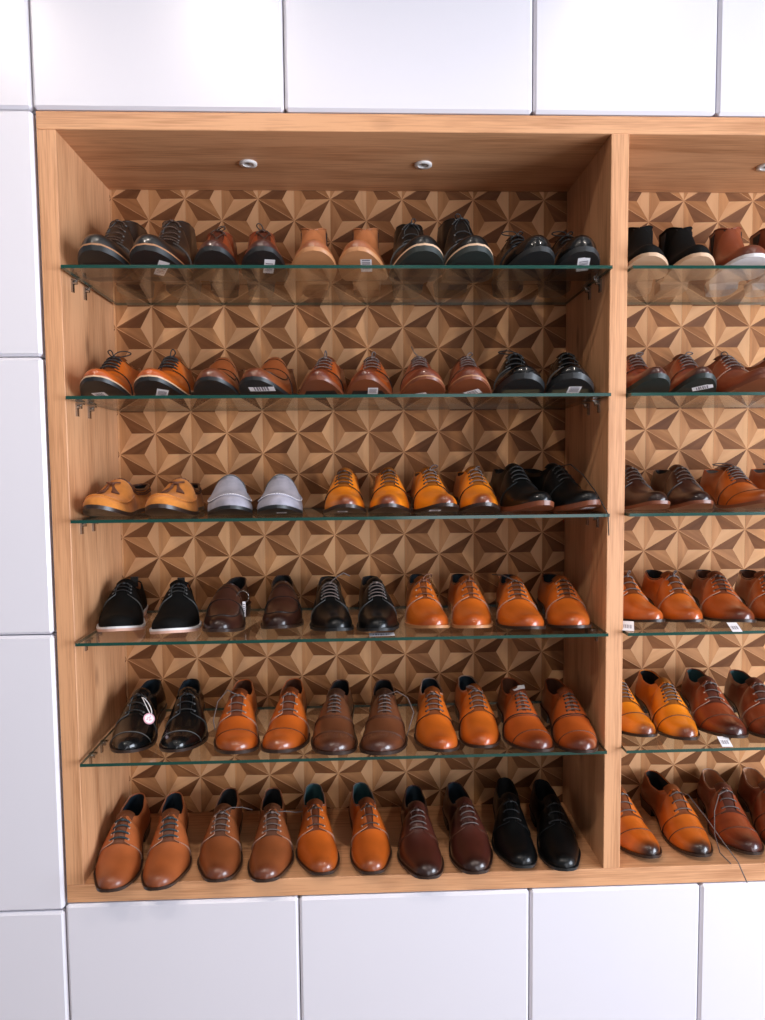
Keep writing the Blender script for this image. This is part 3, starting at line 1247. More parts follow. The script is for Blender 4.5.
        if style == 'loafer':
            ss, tt = np.linspace(.545, .615, 6), np.linspace(-.93, .93, 25)
            Uq, Vq = np.meshgrid(ss, tt, indexing='ij')
            Uq = Uq - .05 * np.abs(Vq) ** 1.5
            g = G()
            patch(g, ls, Uq, Vq, .0024, .0026, flip=True)
            g.build('strap', [mats['upper'], mats['edge']], root)
            ss, tt = np.linspace(.475, .52, 5), np.linspace(-.8, .8, 21)
            Uq, Vq = np.meshgrid(ss, tt, indexing='ij')
            Uq = Uq - .03 * np.abs(Vq) ** 1.5
            g = G()
            patch(g, ls, Uq, Vq, .0014, .0016, flip=True)
            g.build('vamp_trim', [mats['upper'], mats['edge']], root)
        if style == 'tassel':
            g = G()
            k0 = ls.off(.60, 0.0, .004)
            g.tube([k0 + (0, -.006, .001), k0 + (0, 0, .002), k0 + (0, .006, .001)], [.003, .0042, .003], 7)
            for sg in (-1, 1):
                pts = [k0 + (-.010, sg * .016, .004), k0 + (-.002, sg * .008, .004), k0 + (.002, 0, .003)]
                g.tube(pts, .0024, 6)
                for j in range(6):
                    a = k0 + np.array([.004, sg * .005, .001])
                    uu_ = np.linspace(.615, .70, 5)
                    vv_ = sg * np.linspace(.04, .10 + .035 * j, 5)
                    q = ls.off(uu_, vv_, .0030)
                    q[0] = a
                    g.tube(q, .0017, 5)
            g.build('tassel', [mats['lace']], root)
            g = G()
            for d in (0, 1):
                uu_ = np.concatenate([np.linspace(.47, .30, 12), np.linspace(.28, .02, 14)])
                for sg in (-1, 1):
                    g.tube(ls.off(uu_, np.full_like(uu_, sg * (.14 + .10 * d)), .0018), .0016, 5)
            g.build('side_lace', [mats['lace']], root)
        if style == 'moc':
            ss, tt = np.linspace(.463, .505, 5), np.linspace(-.6, .6, 17)
            Uq, Vq = np.meshgrid(ss, tt, indexing='ij')
            g = G()
            patch(g, ls, Uq, Vq, .0020, .0022, flip=True)
            g.build('vamp_trim', [mats.get('trim', mats['upper']), mats['edge']], root)
    if style == 'chelsea':
        for sg in (-1, 1):
            ss, tt = np.linspace(0, 1, 8), np.linspace(.06, .52, 10)
            S_, T_ = np.meshgrid(ss, tt, indexing='ij')
            half = .075 * (1 - .75 * (T_ - .06) / .46)
            Uq = .30 - half + 2 * half * S_
            Vq = sg * T_
            g = G()
            patch(g, ls, Uq, Vq, .0012, .0014, flip=(sg < 0), edge_mat=0)
            g.build('elastic_gusset', [mats['elastic']], root)
        g = G()
        pz = ls.S(.015, 1e-5)
        g.tube(bez(pz + (.002, -.006, -.01), pz + (-.004, -.006, .018), pz + (-.004, .006, .018), pz + (.002, .006, -.01), 9), .0022, 6)
        g.build('pull_tab', [mats['elastic']], root)
    if P.get('pull_tab'):
        g = G()
        z_ = ls.zt(.02)
        for k, (xa, xb) in enumerate(((.001, .003), (.006, .008))):
            g.box(xa, xb, -.009, .009, z_ - .014, z_ + .010)
        g.box(.001, .008, -.009, .009, z_ + .010, z_ + .012)
        g.build('pull_tab', [mats['edge_dark']], root, smooth=False)
    # heel counter seam seen from the side
    # ---- price sticker under the forefoot
    st = P.get('sticker')
    if st:
        uc_, lt, ang, sw, sl = st
        uc_ = min(uc_ + P.get('sticker_shift', 0.0), .90)
        g = G()
        na = 7
        for (w0, w1, l0, l1, mt, dz) in [(-.5, .5, -.5, .5, 0, .0009)] + \
                [(-.36, .36, -.30 + .10 * k, -.30 + .10 * k + .045 + .02 * (k % 2), 1, .0013) for k in range(6)]:
            rows = []
            for a in np.linspace(l0, l1, na if mt == 0 else 2):
                r_ = []
                for b_ in np.linspace(w0, w1, 5):
                    x = a * sl
                    y = b_ * sw
                    xx = uc_ * L + x * math.cos(ang) - y * math.sin(ang)
                    yy = lt + x * math.sin(ang) + y * math.cos(ang)
                    r_.append((xx, yy, float(ls.zb(xx / L)) - dz))
                rows.append(r_)
            g.grid(np.array(rows), mt)
        o = g.build('price_sticker', [M_PAPER, M_INK], outs, smooth=False)
        o['label'] = 'white barcode sticker under the sole'
    return root, ls


# ---- colours (linear)
C = dict(
    orange=(0.52, 0.112, 0.010), amber=(0.74, 0.205, 0.008), cognac=(0.38, 0.072, 0.010), tan=(0.34, 0.088, 0.024),
    redbrown=(0.235, 0.042, 0.012), brown=(0.125, 0.040, 0.016), dkbrown=(0.045, 0.015, 0.009), oxblood=(0.055, 0.012, 0.007),
    burnt=(0.018, 0.006, 0.004), black=(0.003, 0.0032, 0.0034), espresso=(0.018, 0.010, 0.007), ginger=(0.24, 0.065, 0.018))
UP = {
    'black': leather('black_leather', (.003, .0032, .0034), rough=.34, coat=.25, mott=.05, spec=.28),
    'black_suede': leather('black_nubuck', (0.003, 0.003, 0.003), rough=.75, coat=0.0, mott=.05, spec=.12),
    'black_patent': leather('black_polished', (.003, .0032, .0034), rough=.25, coat=.45, mott=.05, spec=.3),
    'orange': leather('orange_leather', C['orange'], C['cognac'], .80, 1.0),
    'orange_burnt': leather('orange_burnished', C['orange'], C['burnt'], .86, .98, heel=.75),
    'amber': leather('amber_leather', C['amber'], (0.16, .035, .012), .90, .985, heel=.25),
    'cognac': leather('cognac_leather', C['cognac'], (0.10, .018, .006), .80, 1.0, heel=.45),
    'cognac_plain': leather('cognac_plain', (0.46, .092, .010), (0.22, .05, .012), .88, 1.0, heel=.15),
    'tan': leather('tan_leather', C['tan'], (0.20, .05, .016), .84, 1.0, rough=.40, coat=.15),
    'ginger': leather('ginger_leather', (0.22, .060, .018), (0.12, .03, .012), .86, 1.0, heel=.2),
    'redbrown': leather('redbrown_leather', C['redbrown'], (0.05, .010, .006), .80, .98, heel=.4),
    'brown': leather('brown_leather', C['brown'], (0.06, .018, .010), .84, 1.0, heel=.2),
    'dkbrown': leather('dark_brown_leather', C['dkbrown'], C['burnt'], .82, 1.0, spec=.3, coat=.35),
    'oxblood': leather('oxblood_leather', C['oxblood'], C['burnt'], .86, 1.0, heel=.6),
    'espresso': leather('espresso_leather', C['espresso'], C['black'], .84, 1.0, rough=.38),
    'chestnut': leather('chestnut_leather', (0.21, .045, .016), (0.12, .025, .01), .86, 1.0, rough=.42, coat=.1),
    'tan_boot': leather('tan_boot_leather', (0.36, .125, .045), (0.26, .08, .03), .86, 1.0, rough=.38),
    'suede_tan': suede('tan_suede', (0.52, .185, .035)),
    'suede_slate': suede('slate_suede', (0.17, .17, .20)),
    'suede_grey': suede('grey_suede', (0.30, .285, .335)),
}
UPBASE = dict(orange=C['orange'], orange_burnt=C['orange'], amber=C['amber'], cognac=C['cognac'], cognac_plain=C['cognac'],
              ginger=C['ginger'], redbrown=C['redbrown'], brown=C['brown'], chestnut=C['redbrown'], tan=C['tan'])
SOLE = {
    'black': plain('black_rubber_sole', (.008, .009, .010), .45),
    'dark': plain('dark_leather_sole', (.028, .014, .010), .35),
    'brown': plain('brown_leather_sole', (.16, .045, .018), .38),
    'wood': plain('natural_leather_sole', (.44, .20, .085), .42),
    'pale': plain('pale_leather_sole', (.55, .36, .23), .5),
    'gum': plain('gum_sole', (.36, .17, .08), .5),
    'pinkwhite': plain('pinkish_white_sole', (.62, .36, .28), .5),
    'grey': plain('grey_rubber_sole', (.10, .085, .085), .5),
    'white': plain('white_rubber_sole', (.66, .63, .64), .5),
    'green_black': plain('dark_green_sole', (.012, .018, .016), .5),
    'tread': plain('olive_tread', (.075, .065, .035), .7),
    'black_tread': plain('black_tread', (.006, .006, .007), .65),
}
LIN = {
    'dark': plain('black_lining', (.010, .010, .012), .8),
    'navy': plain('navy_lining', (.010, .022, .034), .7),
    'teal': plain('teal_lining', (.030, .085, .090), .7),
    'tan': plain('tan_lining', (.48, .22, .11), .7),
    'brown': plain('brown_lining', (.12, .04, .018), .7),
    'grey': plain('grey_lining', (.22, .2, .2), .8),
}
LACE = {
    'black': plain('black_lace', (.010, .010, .011), .55),
    'brown': plain('brown_lace', (.055, .028, .018), .6),
    'grey': plain('taupe_lace', (.11, .08, .072), .55),
    'navy': plain('navy_lace', (.012, .030, .038), .6),
    'mid': plain('chestnut_lace', (.12, .04, .018), .6),
}
EDGE = {
    'pale': plain('pale_cut_edge', (.42, .26, .19), .6),
    'dark': plain('dark_cut_edge', (.018, .010, .008), .5),
    'grey': plain('grey_cut_edge', (.10, .10, .10), .5),
    'black': plain('black_cut_edge', (.010, .010, .010), .5),
    'brown': plain('brown_cut_edge', (.085, .028, .012), .5),
    'white': plain('white_thread', (.75, .73, .78), .7),
}
M_ELASTIC = plain('black_elastic', (.010, .012, .018), .8)
M_ELASTICN = plain('navy_elastic', (.010, .016, .035), .8)

SHELF_Z = [s + .003 for s in SH] + [0.0]
SHELF_N = ['topmost glass shelf', 'second glass shelf', 'third glass shelf', 'fourth glass shelf', 'lowest glass shelf', 'oak base']
ROW_Y = [-.030, -.026, -.012, None, None, None]
ROW_SPRING = [.027, .031, .020, .016, .016, .014]


def D(up, sole='dark', lin='dark', lace='black', edge='dark', **kw):
    m = dict(upper=UP[up], sole=SOLE[sole], welt=SOLE[kw.pop('welt', 'pale')], lining=LIN[lin], lace=LACE[lace], edge=EDGE[edge],
             edge_dark=EDGE['black'], elastic=M_ELASTIC, stitch=EDGE['white'],
             seam=EDGE['grey'] if up.startswith('black') else EDGE['brown'])
    if 'collar' in kw:
        m['collar'] = UP[kw.pop('collar')] if kw['collar'] in UP else EDGE[kw.pop('collar')]
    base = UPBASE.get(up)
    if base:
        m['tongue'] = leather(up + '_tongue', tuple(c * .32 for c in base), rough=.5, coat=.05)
    if 'stitch' in kw:
        m['stitch'] = UP[kw.pop('stitch')]
    if 'trim' in kw:
        m['trim'] = UP[kw.pop('trim')]
    if 'tongue' in kw:
        m['tongue'] = UP[kw.pop('tongue')]
    if 'insole' in kw:
        m['insole'] = LIN[kw.pop('insole')]
    return m, kw


STK = (.80, 0.0, 0.05, .024, .040)


def stk(u=.80, lat=0.0, ang=0.05, w=.024, l=.040):
    return (u, lat, ang, w, l)


# each pair: row, bay, style, description, material, (toe px, ref px, ref distance, toe py) per shoe, options, per-shoe options
PAIRS = []


def pair(row, bay, style, name, desc, mat, a, b, opt=None, oa=None, ob=None):
    PAIRS.append((row, bay, style, name, desc, mat, a, b, opt or {}, oa or {}, ob or {}))


# ---------- top shelf
pair(0, 0, 'boot', 'lace_up_boot', 'dark brown lace-up boot with tan welt', D('espresso', 'black', 'dark', 'brown', 'grey', welt='gum'),
     (97, 135, .20), (143, 171, .20), dict(ts=.014, weltt=.003, weltw=.005, width=.112, toe='round', toeh=1.05, laces=5, L=.298, hh=.020, pull_tab=True,
                                           sole_panel=SOLE['black_tread'], cross=False),
     {}, dict(sticker=stk(.74, .004, .5, .022, .062)))
pair(0, 0, 'chukka', 'chukka_boot', 'burnished burgundy brown chukka with black sole', D('redbrown', 'black', 'brown', 'brown', 'brown'),
     (210, 224, .20), (265, 258, .20), dict(ts=.009, width=.098, laces=2, cross=True, toe='round', high=1.05, loops=[(.0, .016, .012)], hh=.02),
     dict(ends=[[(.03, .02, .0), (.10, .03, -.03), (.16, .036, -.045)]]), dict(sticker=stk(.77, .004, 0, .022, .052), loops=[(.01, -.014, .016)]))
pair(0, 0, 'chelsea', 'chelsea_boot', 'plain tan ankle boot with natural leather sole', D('tan_boot', 'wood', 'tan', 'brown', 'brown', welt='wood'),
     (315, 320, .20), (358, 362, .20), dict(ts=.008, width=.102, weltt=.0025, weltw=.005, high=.94, toe='round', hh=.022), {},
     dict(sticker=stk(.80, .006, 0, .024, .058)))
pair(0, 0, 'boot', 'derby_boot', 'black ankle boot with pale welt stripe', D('black', 'green_black', 'dark', 'black', 'grey', welt='pale'),
     (422, 411, .20), (477, 451, .20), dict(ts=.015, weltt=.0035, weltw=.005, width=.110, toe='round', laces=3, high=.95, L=.295, hh=.016,
                                            sole_panel=SOLE['black_tread'], cross=False), dict(loops=[(0, .01, .016)]),
     dict(loops=[(0, -.012, .014)], high=1.06))
pair(0, 0, 'derby', 'derby_shoe', 'shiny black derby with looped black laces', D('black_patent', 'black', 'dark', 'black', 'black'),
     (541, 522, .15), (585, 562, .15), dict(ts=.010, width=.104, toe='round', toeh=1.5, high=1.08, laces=3, loops=[(-.01, -.032, .016), (0, .012, .012)]),
     {}, dict(sticker=stk(.80, .0, -.25, .026, .050)))
# ---------- second shelf
pair(1, 0, 'derby', 'derby_shoe', 'bright orange derby with thick black laces', D('orange', 'black', 'brown', 'black', 'black', welt='pale', collar='black'),
     (94, 116, .13), (149, 164, .13), dict(ts=.011, weltt=.0028, weltw=.0045, width=.104, toe='round', laces=4, lace_r=.0023, loops=[(-.005, -.02, .018)],
                                           spring=.031), dict(loops=[(-.01, .034, .020), (0, -.012, .022)], sticker=stk(.76, 0, 1.4, .02, .03)),
     dict(loops=[(0, .010, .024)], sticker=stk(.78, .004, .35, .024, .036)))
pair(1, 0, 'loafer', 'loafer', 'chestnut brown strap loafer with black sole', D('ginger', 'black', 'brown', 'brown', 'dark'),
     (210, 231, .17), (252, 271, .17), dict(ts=.007, width=.102, toe='round', hh=.018, high=1.2, toeh=1.12), {}, dict(sticker=stk(.84, 0.0, 1.57, .022, .056)))
pair(1, 0, 'derby', 'derby_shoe', 'glossy cognac derby with dark-edged flaps', D('cognac', 'brown', 'brown', 'grey', 'dark', welt='brown'),
     (317, 329, .14), (366, 367, .14), dict(ts=.008, width=.102, weltt=.003, weltw=.005, laces=4, loops=[(0, .008, .018)], sole_panel=SOLE['black_tread']),
     dict(loops=[(0, .004, .022)]), dict(sticker=stk(.80, .004, 0.05, .022, .034)))
pair(1, 0, 'derby', 'derby_shoe', 'reddish brown derby with matching brown sole', D('chestnut', 'brown', 'brown', 'grey', 'brown', welt='gum'),
     (426, 424, .14), (472, 463, .14), dict(ts=.008, width=.100, weltt=.002, weltw=.0045, toe='round', laces=4, uthroat=.63, toeh=1.08),
     dict(ends=[[(0, -.012, .012), (-.005, -.018, .026)]], sticker=stk(.72, 0, 1.2, .02, .03)), dict(sticker=stk(.76, 0, 1.0, .022, .036), loops=[(0, .012, .014)]))
pair(1, 0, 'derby', 'derby_shoe', 'shiny black derby with olive tread', D('black_patent', 'black', 'dark', 'black', 'grey'),
     (524, 520, .14), (573, 565, .14), dict(ts=.012, width=.108, toe='round', toeh=1.1, high=1.04, laces=3, sole_panel=SOLE['tread'], weltw=.005),
     dict(loops=[(-.005, -.036, .012)]), dict(sticker=stk(.80, .0, 0.05, .028, .038)))
# ---------- third shelf
pair(2, 0, 'tassel', 'tassel_moccasin', 'tan suede moccasin with leather tassel', D('suede_tan', 'dark', 'dark', 'mid', 'pale', collar='brown', stitch='suede_tan'),
     (92, 128, .165), (158, 178, .165), dict(ts=.008, width=.104, toe='round', hh=.004, spring=.024, toeh=.95, weltw=.001, L=.275))
pair(2, 0, 'moc', 'suede_moccasin', 'pale grey suede moccasin with white stitching', D('suede_grey', 'black', 'grey', 'grey', 'grey', trim='suede_slate', collar='suede_slate'),
     (230, 236, .17), (277, 276, .17), dict(ts=.007, width=.106, toe='round', hh=.004, weltw=.0005, toeh=1.0, L=.275, high=1.1), {}, dict(sticker=stk(.82, 0, 1.57, .012, .022)))
pair(2, 0, 'derby', 'derby_shoe', 'amber derby with plum toe beside grey moccasins', D('amber', 'dark', 'brown', 'brown', 'dark'),
     (348, 351, .16), (391, 386, .16), dict(width=.098, toe='almond', laces=4, ts=.007), dict(sticker=stk(.84, 0, 1.57, .014, .022)), {})
pair(2, 0, 'derby', 'derby_shoe', 'amber derby with knotted laces beside black pair', D('amber', 'dark', 'brown', 'grey', 'dark'),
     (450, 436, .17), (492, 475, .17), dict(width=.096, toe='almond', laces=4, ts=.007, loops=[(0, .018, .016)]), dict(sticker=stk(.84, -.008, 1.57, .018, .026)),
     dict(loops=[(0, .010, .010)]))
pair(2, 0, 'derby', 'derby_shoe', 'black nubuck derby with brown leather sole', D('black', 'brown', 'dark', 'black', 'black', welt='brown'),
     (546, 525, .15), (587, 562, .15), dict(width=.102, toe='almond', laces=4, ts=.010, high=1.04), {},
     dict(sticker=stk(.86, 0, 1.57, .022, .028), ends=[[(.03, .010, .004), (.07, .015, -.02), (.12, .010, -.055), (.155, .004, -.085), (.175, .002, -.105), (.178, .002, -.15)]]))
# ---------- fourth shelf
pair(3, 0, 'derby', 'casual_derby', 'matt black derby with pinkish white sole', D('black_suede', 'pinkwhite', 'tan', 'black', 'grey', welt='white', insole='tan'),
     (118, 137, .28, 630), (171, 177.5, .28, 633), dict(width=.106, toe='round', ts=.010, weltt=.004, hh=.008, weltw=.005, laces=3, uthroat=.61, pull_tab=True, lace_r=.0012, cross=False))
pair(3, 0, 'loafer', 'penny_loafer', 'dark brown penny loafer with oval apron', D('dkbrown', 'dark', 'dark', 'brown', 'black'),
     (216, 242, .28, 632), (279, 279, .28, 627), dict(width=.098, toe='chisel', ts=.006, high=1.1))
pair(3, 0, 'derby', 'derby_shoe', 'black derby with laces tied together', D('black', 'black', 'dark', 'grey', 'grey'),
     (337, 332, .28, 631), (379, 366, .28, 631), dict(width=.098, toe='chisel', laces=5, cross=False), dict(ends=[[(-.01, .02, .014), (-.02, .035, .020), (-.02, .05, .012)]]))
pair(3, 0, 'derby', 'derby_shoe', 'glossy orange derby beside the black laced pair', D('orange', 'wood', 'navy', 'mid', 'pale', collar='black'),
     (437, 422, .28, 628), (475, 454, .28, 628), dict(width=.098, toe='almond', laces=3, lacing=True, gap=.06, cross=False, ts=.006),
     dict(loops=[(-.01, .022, .020)]), dict(loops=[(-.01, .004, .01)]))
pair(3, 0, 'derby', 'derby_shoe', 'glossy orange derby beside the divider', D('orange', 'dark', 'navy', 'brown', 'pale', collar='brown'),
     (531, 512, .28, 629), (577, 545, .28, 628), dict(width=.104, toe='almond', laces=4, gap=.08, ts=.006, cross=False), dict(ends=[[(-.01, -.03, .012), (-.01, -.055, .014)]]))
# ---------- lowest glass shelf
pair(4, 0, 'derby', 'cap_toe_derby', 'polished black cap-toe derby', D('black_patent', 'dark', 'navy', 'black', 'grey', collar='black'),
     (124, 158, .28, 753), (176, 187, .28, 752), dict(width=.104, toe='almond', laces=3, cap=.83, caplines=(0,), cross=False))
pair(4, 0, 'derby', 'cap_toe_derby', 'round-toed reddish orange cap-toe derby', D('cognac_plain', 'dark', 'brown', 'grey', 'pale'),
     (236, 249, .28, 754), (279, 291, .28, 753), dict(width=.104, toe='round', laces=3, cap=.785, caplines=(0,), ts=.007, weltw=.0045),
     dict(ends=[[(-.01, -.025, .010), (.01, -.045, -.01), (.05, -.05, -.04), (.06, -.045, -.06)]]), {})
pair(4, 0, 'oxford', 'cap_toe_oxford', 'brown brogued cap-toe oxford with taupe laces', D('brown', 'dark', 'dark', 'grey', 'brown'),
     (332, 344, .28, 755), (380, 379, .28, 755), dict(width=.106, toe='round', laces=5, cap=.80, caplines=(0, .014), brogue=True, ts=.007, weltw=.005),
     {}, dict(ends=[[(-.01, .03, .006), (-.01, .055, -.01), (.02, .068, -.035), (.06, .05, -.075)]]))
pair(4, 0, 'derby', 'derby_shoe', 'vivid orange plain-toe derby with navy lining', D('orange', 'dark', 'navy', 'grey', 'dark', collar='pale'),
     (444, 433, .28, 752), (487, 463, .28, 748), dict(width=.098, toe='almond', laces=4), {}, dict(loops=[(-.01, -.02, .012)]))
pair(4, 0, 'oxford', 'cap_toe_oxford', 'rust cap-toe oxford with dark seams', D('cognac', 'dark', 'brown', 'grey', 'dark'),
     (541, 511, .28, 752), (585, 547, .28, 753), dict(width=.102, toe='almond', laces=5, cap=.82, caplines=(0,), cross=False))
# ---------- oak base
pair(5, 0, 'derby', 'derby_shoe', 'matt tan derby with navy laces', D('tan', 'dark', 'navy', 'navy', 'pale', collar='tan'),
     (109, 137, .28, 892), (158, 170, .28, 890), dict(width=.105, toe='chisel', laces=4, lace_r=.002, ts=.006, cross=False, L=.30))
pair(5, 0, 'derby', 'derby_shoe', 'hazel brown derby with taupe laces', D('ginger', 'dark', 'dark', 'grey', 'pale', collar='ginger'),
     (217, 234, .28, 882), (267, 270, .28, 882), dict(width=.104, toe='chisel', laces=4, cross=False),
     dict(ends=[[(-.015, .02, .004), (-.03, .045, -.004), (-.03, .07, -.012)]]), dict(ends=[[(-.02, .03, -.01), (-.03, .06, -.02), (-.03, .075, -.018)]]))
pair(5, 0, 'derby', 'derby_shoe', 'burnished orange derby with teal lining', D('cognac_plain', 'dark', 'teal', 'brown', 'pale', collar='grey'),
     (322, 316, .28, 875), (374, 356, .28, 874), dict(width=.100, toe='chisel', laces=3, gap=.08))
pair(5, 0, 'derby', 'derby_shoe', 'dark oxblood brown derby', D('oxblood', 'dark', 'navy', 'grey', 'brown', collar='oxblood'),
     (428, 417, .28, 879), (478, 450, .28, 874), dict(width=.104, toe='chisel', laces=4))
pair(5, 0, 'derby', 'derby_shoe', 'jet black derby with polished toe', D('black', 'black', 'dark', 'black', 'black'),
     (524, 509, .28, 868), (566, 536, .28, 871), dict(width=.100, toe='chisel', laces=3, gap=.08, cross=False))
# ---------- bay past the divider
pair(0, 1, 'chelsea', 'chelsea_boot', 'black suede chelsea boot with pale sole', D('black_suede', 'pale', 'dark', 'black', 'black'),
     (652, 634, .19), (694, 668, .19), dict(ts=.007, width=.104, hh=.018, spring=.017))
pair(0, 1, 'chelsea', 'chelsea_boot', 'chestnut chelsea boot with white sole', D('chestnut', 'white', 'navy', 'black', 'brown'),
     (741, 721, .19), (783, 751, .19), dict(ts=.007, width=.104, toe='round', hh=.016, spring=.016))
pair(1, 1, 'derby', 'derby_shoe', 'red-brown derby with slate sole', D('redbrown', 'green_black', 'brown', 'grey', 'brown'),
     (658, 642, .13), (705, 683, .13), dict(ts=.010, width=.098, laces=4, loops=[(-.01, .02, .012)]), {}, dict(sticker=stk(.82, 0.0, 1.1, .02, .042)))
pair(1, 1, 'derby', 'derby_shoe', 'rust derby with looped taupe laces', D('chestnut', 'brown', 'brown', 'grey', 'pale'),
     (768, 734, .14), (816, 776, .14), dict(width=.104, laces=4, ts=.008, loops=[(-.01, -.01, .016)]))
pair(2, 1, 'derby', 'derby_shoe', 'espresso brown derby with shiny toe', D('dkbrown', 'brown', 'dark', 'brown', 'grey'),
     (660, 637, .14), (703, 678, .14), dict(width=.098, toe='chisel', laces=4, ts=.007))
pair(2, 1, 'derby', 'wing_seam_derby', 'glossy orange derby with curved apron seam', D('cognac_plain', 'brown', 'grey', 'grey', 'brown'),
     (770, 738, .15), (816, 780, .15), dict(width=.104, laces=5, ts=.007, wing=.86, loops=[(-.02, -.04, .012)]))
pair(3, 1, 'derby', 'derby_shoe', 'orange plain derby against the divider', D('orange', 'dark', 'dark', 'grey', 'pale', collar='black'),
     (656, 612, .28, 622), (695, 648, .28, 622), dict(width=.098, laces=3, loops=[(-.01, .012, .016)]))
pair(3, 1, 'derby', 'derby_shoe', 'orange-brown derby with dark open collar', D('cognac', 'dark', 'brown', 'brown', 'pale', collar='dark'),
     (745, 708, .28, 622), (787, 742, .28, 622), dict(width=.104, laces=4, gap=.08))
pair(4, 1, 'derby', 'derby_shoe', 'amber derby with brogued vamp and plum toe', D('amber', 'dark', 'dark', 'grey', 'brown'),
     (650, 608, .28, 737), (693, 644, .28, 740), dict(width=.098, laces=5, cap=.76, caplines=(0,)))
pair(4, 1, 'derby', 'derby_shoe', 'mahogany derby with bright navy lining', D('redbrown', 'dark', 'teal', 'grey', 'pale'),
     (737, 697, .28, 738), (778, 728, .28, 740), dict(width=.104, laces=3, cap=.78, caplines=(0,)))
pair(5, 1, 'derby', 'derby_shoe', 'orange derby with black burnished toe', D('orange_burnt', 'dark', 'dark', 'grey', 'brown'),
     (652, 604, .28, 857), (703, 646, .28, 855), dict(width=.104, laces=3, cap=.76, caplines=(0,)),
     {}, dict(ends=[[(.02, .018, .002), (.07, .035, -.03), (.13, .045, -.062), (.17, .055, -.085), (.195, .062, -.12)]]))
pair(5, 1, 'derby', 'derby_shoe', 'chocolate brown derby with tan collar lining', D('redbrown', 'dark', 'tan', 'grey', 'brown', collar='pale'),
     (744, 706, .28, 846), (790, 743, .28, 850), dict(width=.104, laces=3, cap=.78, caplines=(0,)),
     dict(ends=[[(.02, -.024, -.002), (.05, -.044, -.03), (.09, -.056, -.068), (.13, -.056, -.092), (.17, -.046, -.094)]]), {})

ROWG = ['shoes on the topmost glass shelf', 'shoes on the second glass shelf', 'shoes on the third glass shelf',
        'shoes on the fourth glass shelf', 'shoes on the lowest glass shelf', 'shoes on the oak base']
SHOES = []
for pidx, (row, bay, style, nm, desc, (mats, mo), A, B, opt, oa, ob) in enumerate(PAIRS):
    for which, (pos, oo) in enumerate(((A, oa), (B, ob))):
        P = dict(spring=ROW_SPRING[row], sticker_shift=(.06, .05, .02, 0, 0, 0)[row])
        P.update(mo)
        P.update(opt)
        P.update(oo)
        side = 1 if which == 0 else -1
        root, ls = make_shoe(nm, style, side, mats, P, random.Random(pidx * 2 + which))
        z = SHELF_Z[row]
        ztoe = z + ls.spring + ls.ts * .5
        if ROW_Y[row] is None:
            yt = float(on_plane(pos[0], pos[3], 2, z + ls.spring)[1])
        else:
            yt = ROW_Y[row]
        xt = x_at(pos[0], yt, ztoe)
        zr = z + (.085 if pos[2] < .25 else .095)
        dist = pos[2]
        yaw = 0.0
        for _ in range(6):
            yr = yt + dist * math.cos(yaw)
            xr = x_at(pos[1], yr, zr)
            yaw = math.atan2(xt - xr, dist)
        shelf = SHELF_N[row]
        if bay == 0:
            lab = f"{desc}, {shelf}, {'side panel' if which == 0 else 'divider'} side of pair"
        else:
            lab = f"{desc}, {shelf} past divider, {'nearer' if which == 0 else 'farther'} of pair"
        tag(root, lab, 'boot' if style in ('boot', 'chelsea', 'chukka') else ('loafer' if style in ('loafer', 'moc', 'tassel') else 'shoe'), ROWG[row])
        SHOES.append(dict(root=root, ls=ls, row=row, bay=bay, x=float(xt), y=float(yt), yaw=yaw, z=z, grow=P.get('weltw', .0045) + .001))


def outline(d):
    ls = d['ls']
    uq = np.linspace(0, 1, 41)
    g_ = d['grow']
    x = -.6 * g_ + uq * (ls.L + 1.2 * g_)
    w = ls.wb(uq)
    w = w + g_ * np.minimum(1, w / .01)
    c = ls.c(uq)
    pts = np.concatenate([np.stack([x, c + w], 1), np.stack([x, c - w], 1)])
    ang = d['yaw'] - PI / 2
    ca, sa = math.cos(ang), math.sin(ang)
    tip = np.array([ls.L, float(ls.c(1.0))])
    q = pts - tip
    return np.stack([d['x'] + ca * q[:, 0] - sa * q[:, 1], d['y'] + sa * q[:, 0] + ca * q[:, 1]], 1)


def span(pts, ys):
    """x range of the closed outline at each depth y"""
    n = len(pts) // 2
    poly = np.concatenate([pts[:n], pts[n:][::-1]])
    nx = np.roll(poly, -1, 0)
    lo, hi = np.full(len(ys), np.inf), np.full(len(ys), -np.inf)
    for (a, b) in zip(poly, nx):
        y0_, y1_ = min(a[1], b[1]), max(a[1], b[1])
        m_ = (ys >= y0_) & (ys <= y1_)
        if not m_.any():
            continue
        t_ = (ys[m_] - a[1]) / (b[1] - a[1] if abs(b[1] - a[1]) > 1e-9 else 1e-9)
        xx = a[0] + np.clip(t_, 0, 1) * (b[0] - a[0])
        lo[m_] = np.minimum(lo[m_], xx)
        hi[m_] = np.maximum(hi[m_], xx)
    return lo, hi


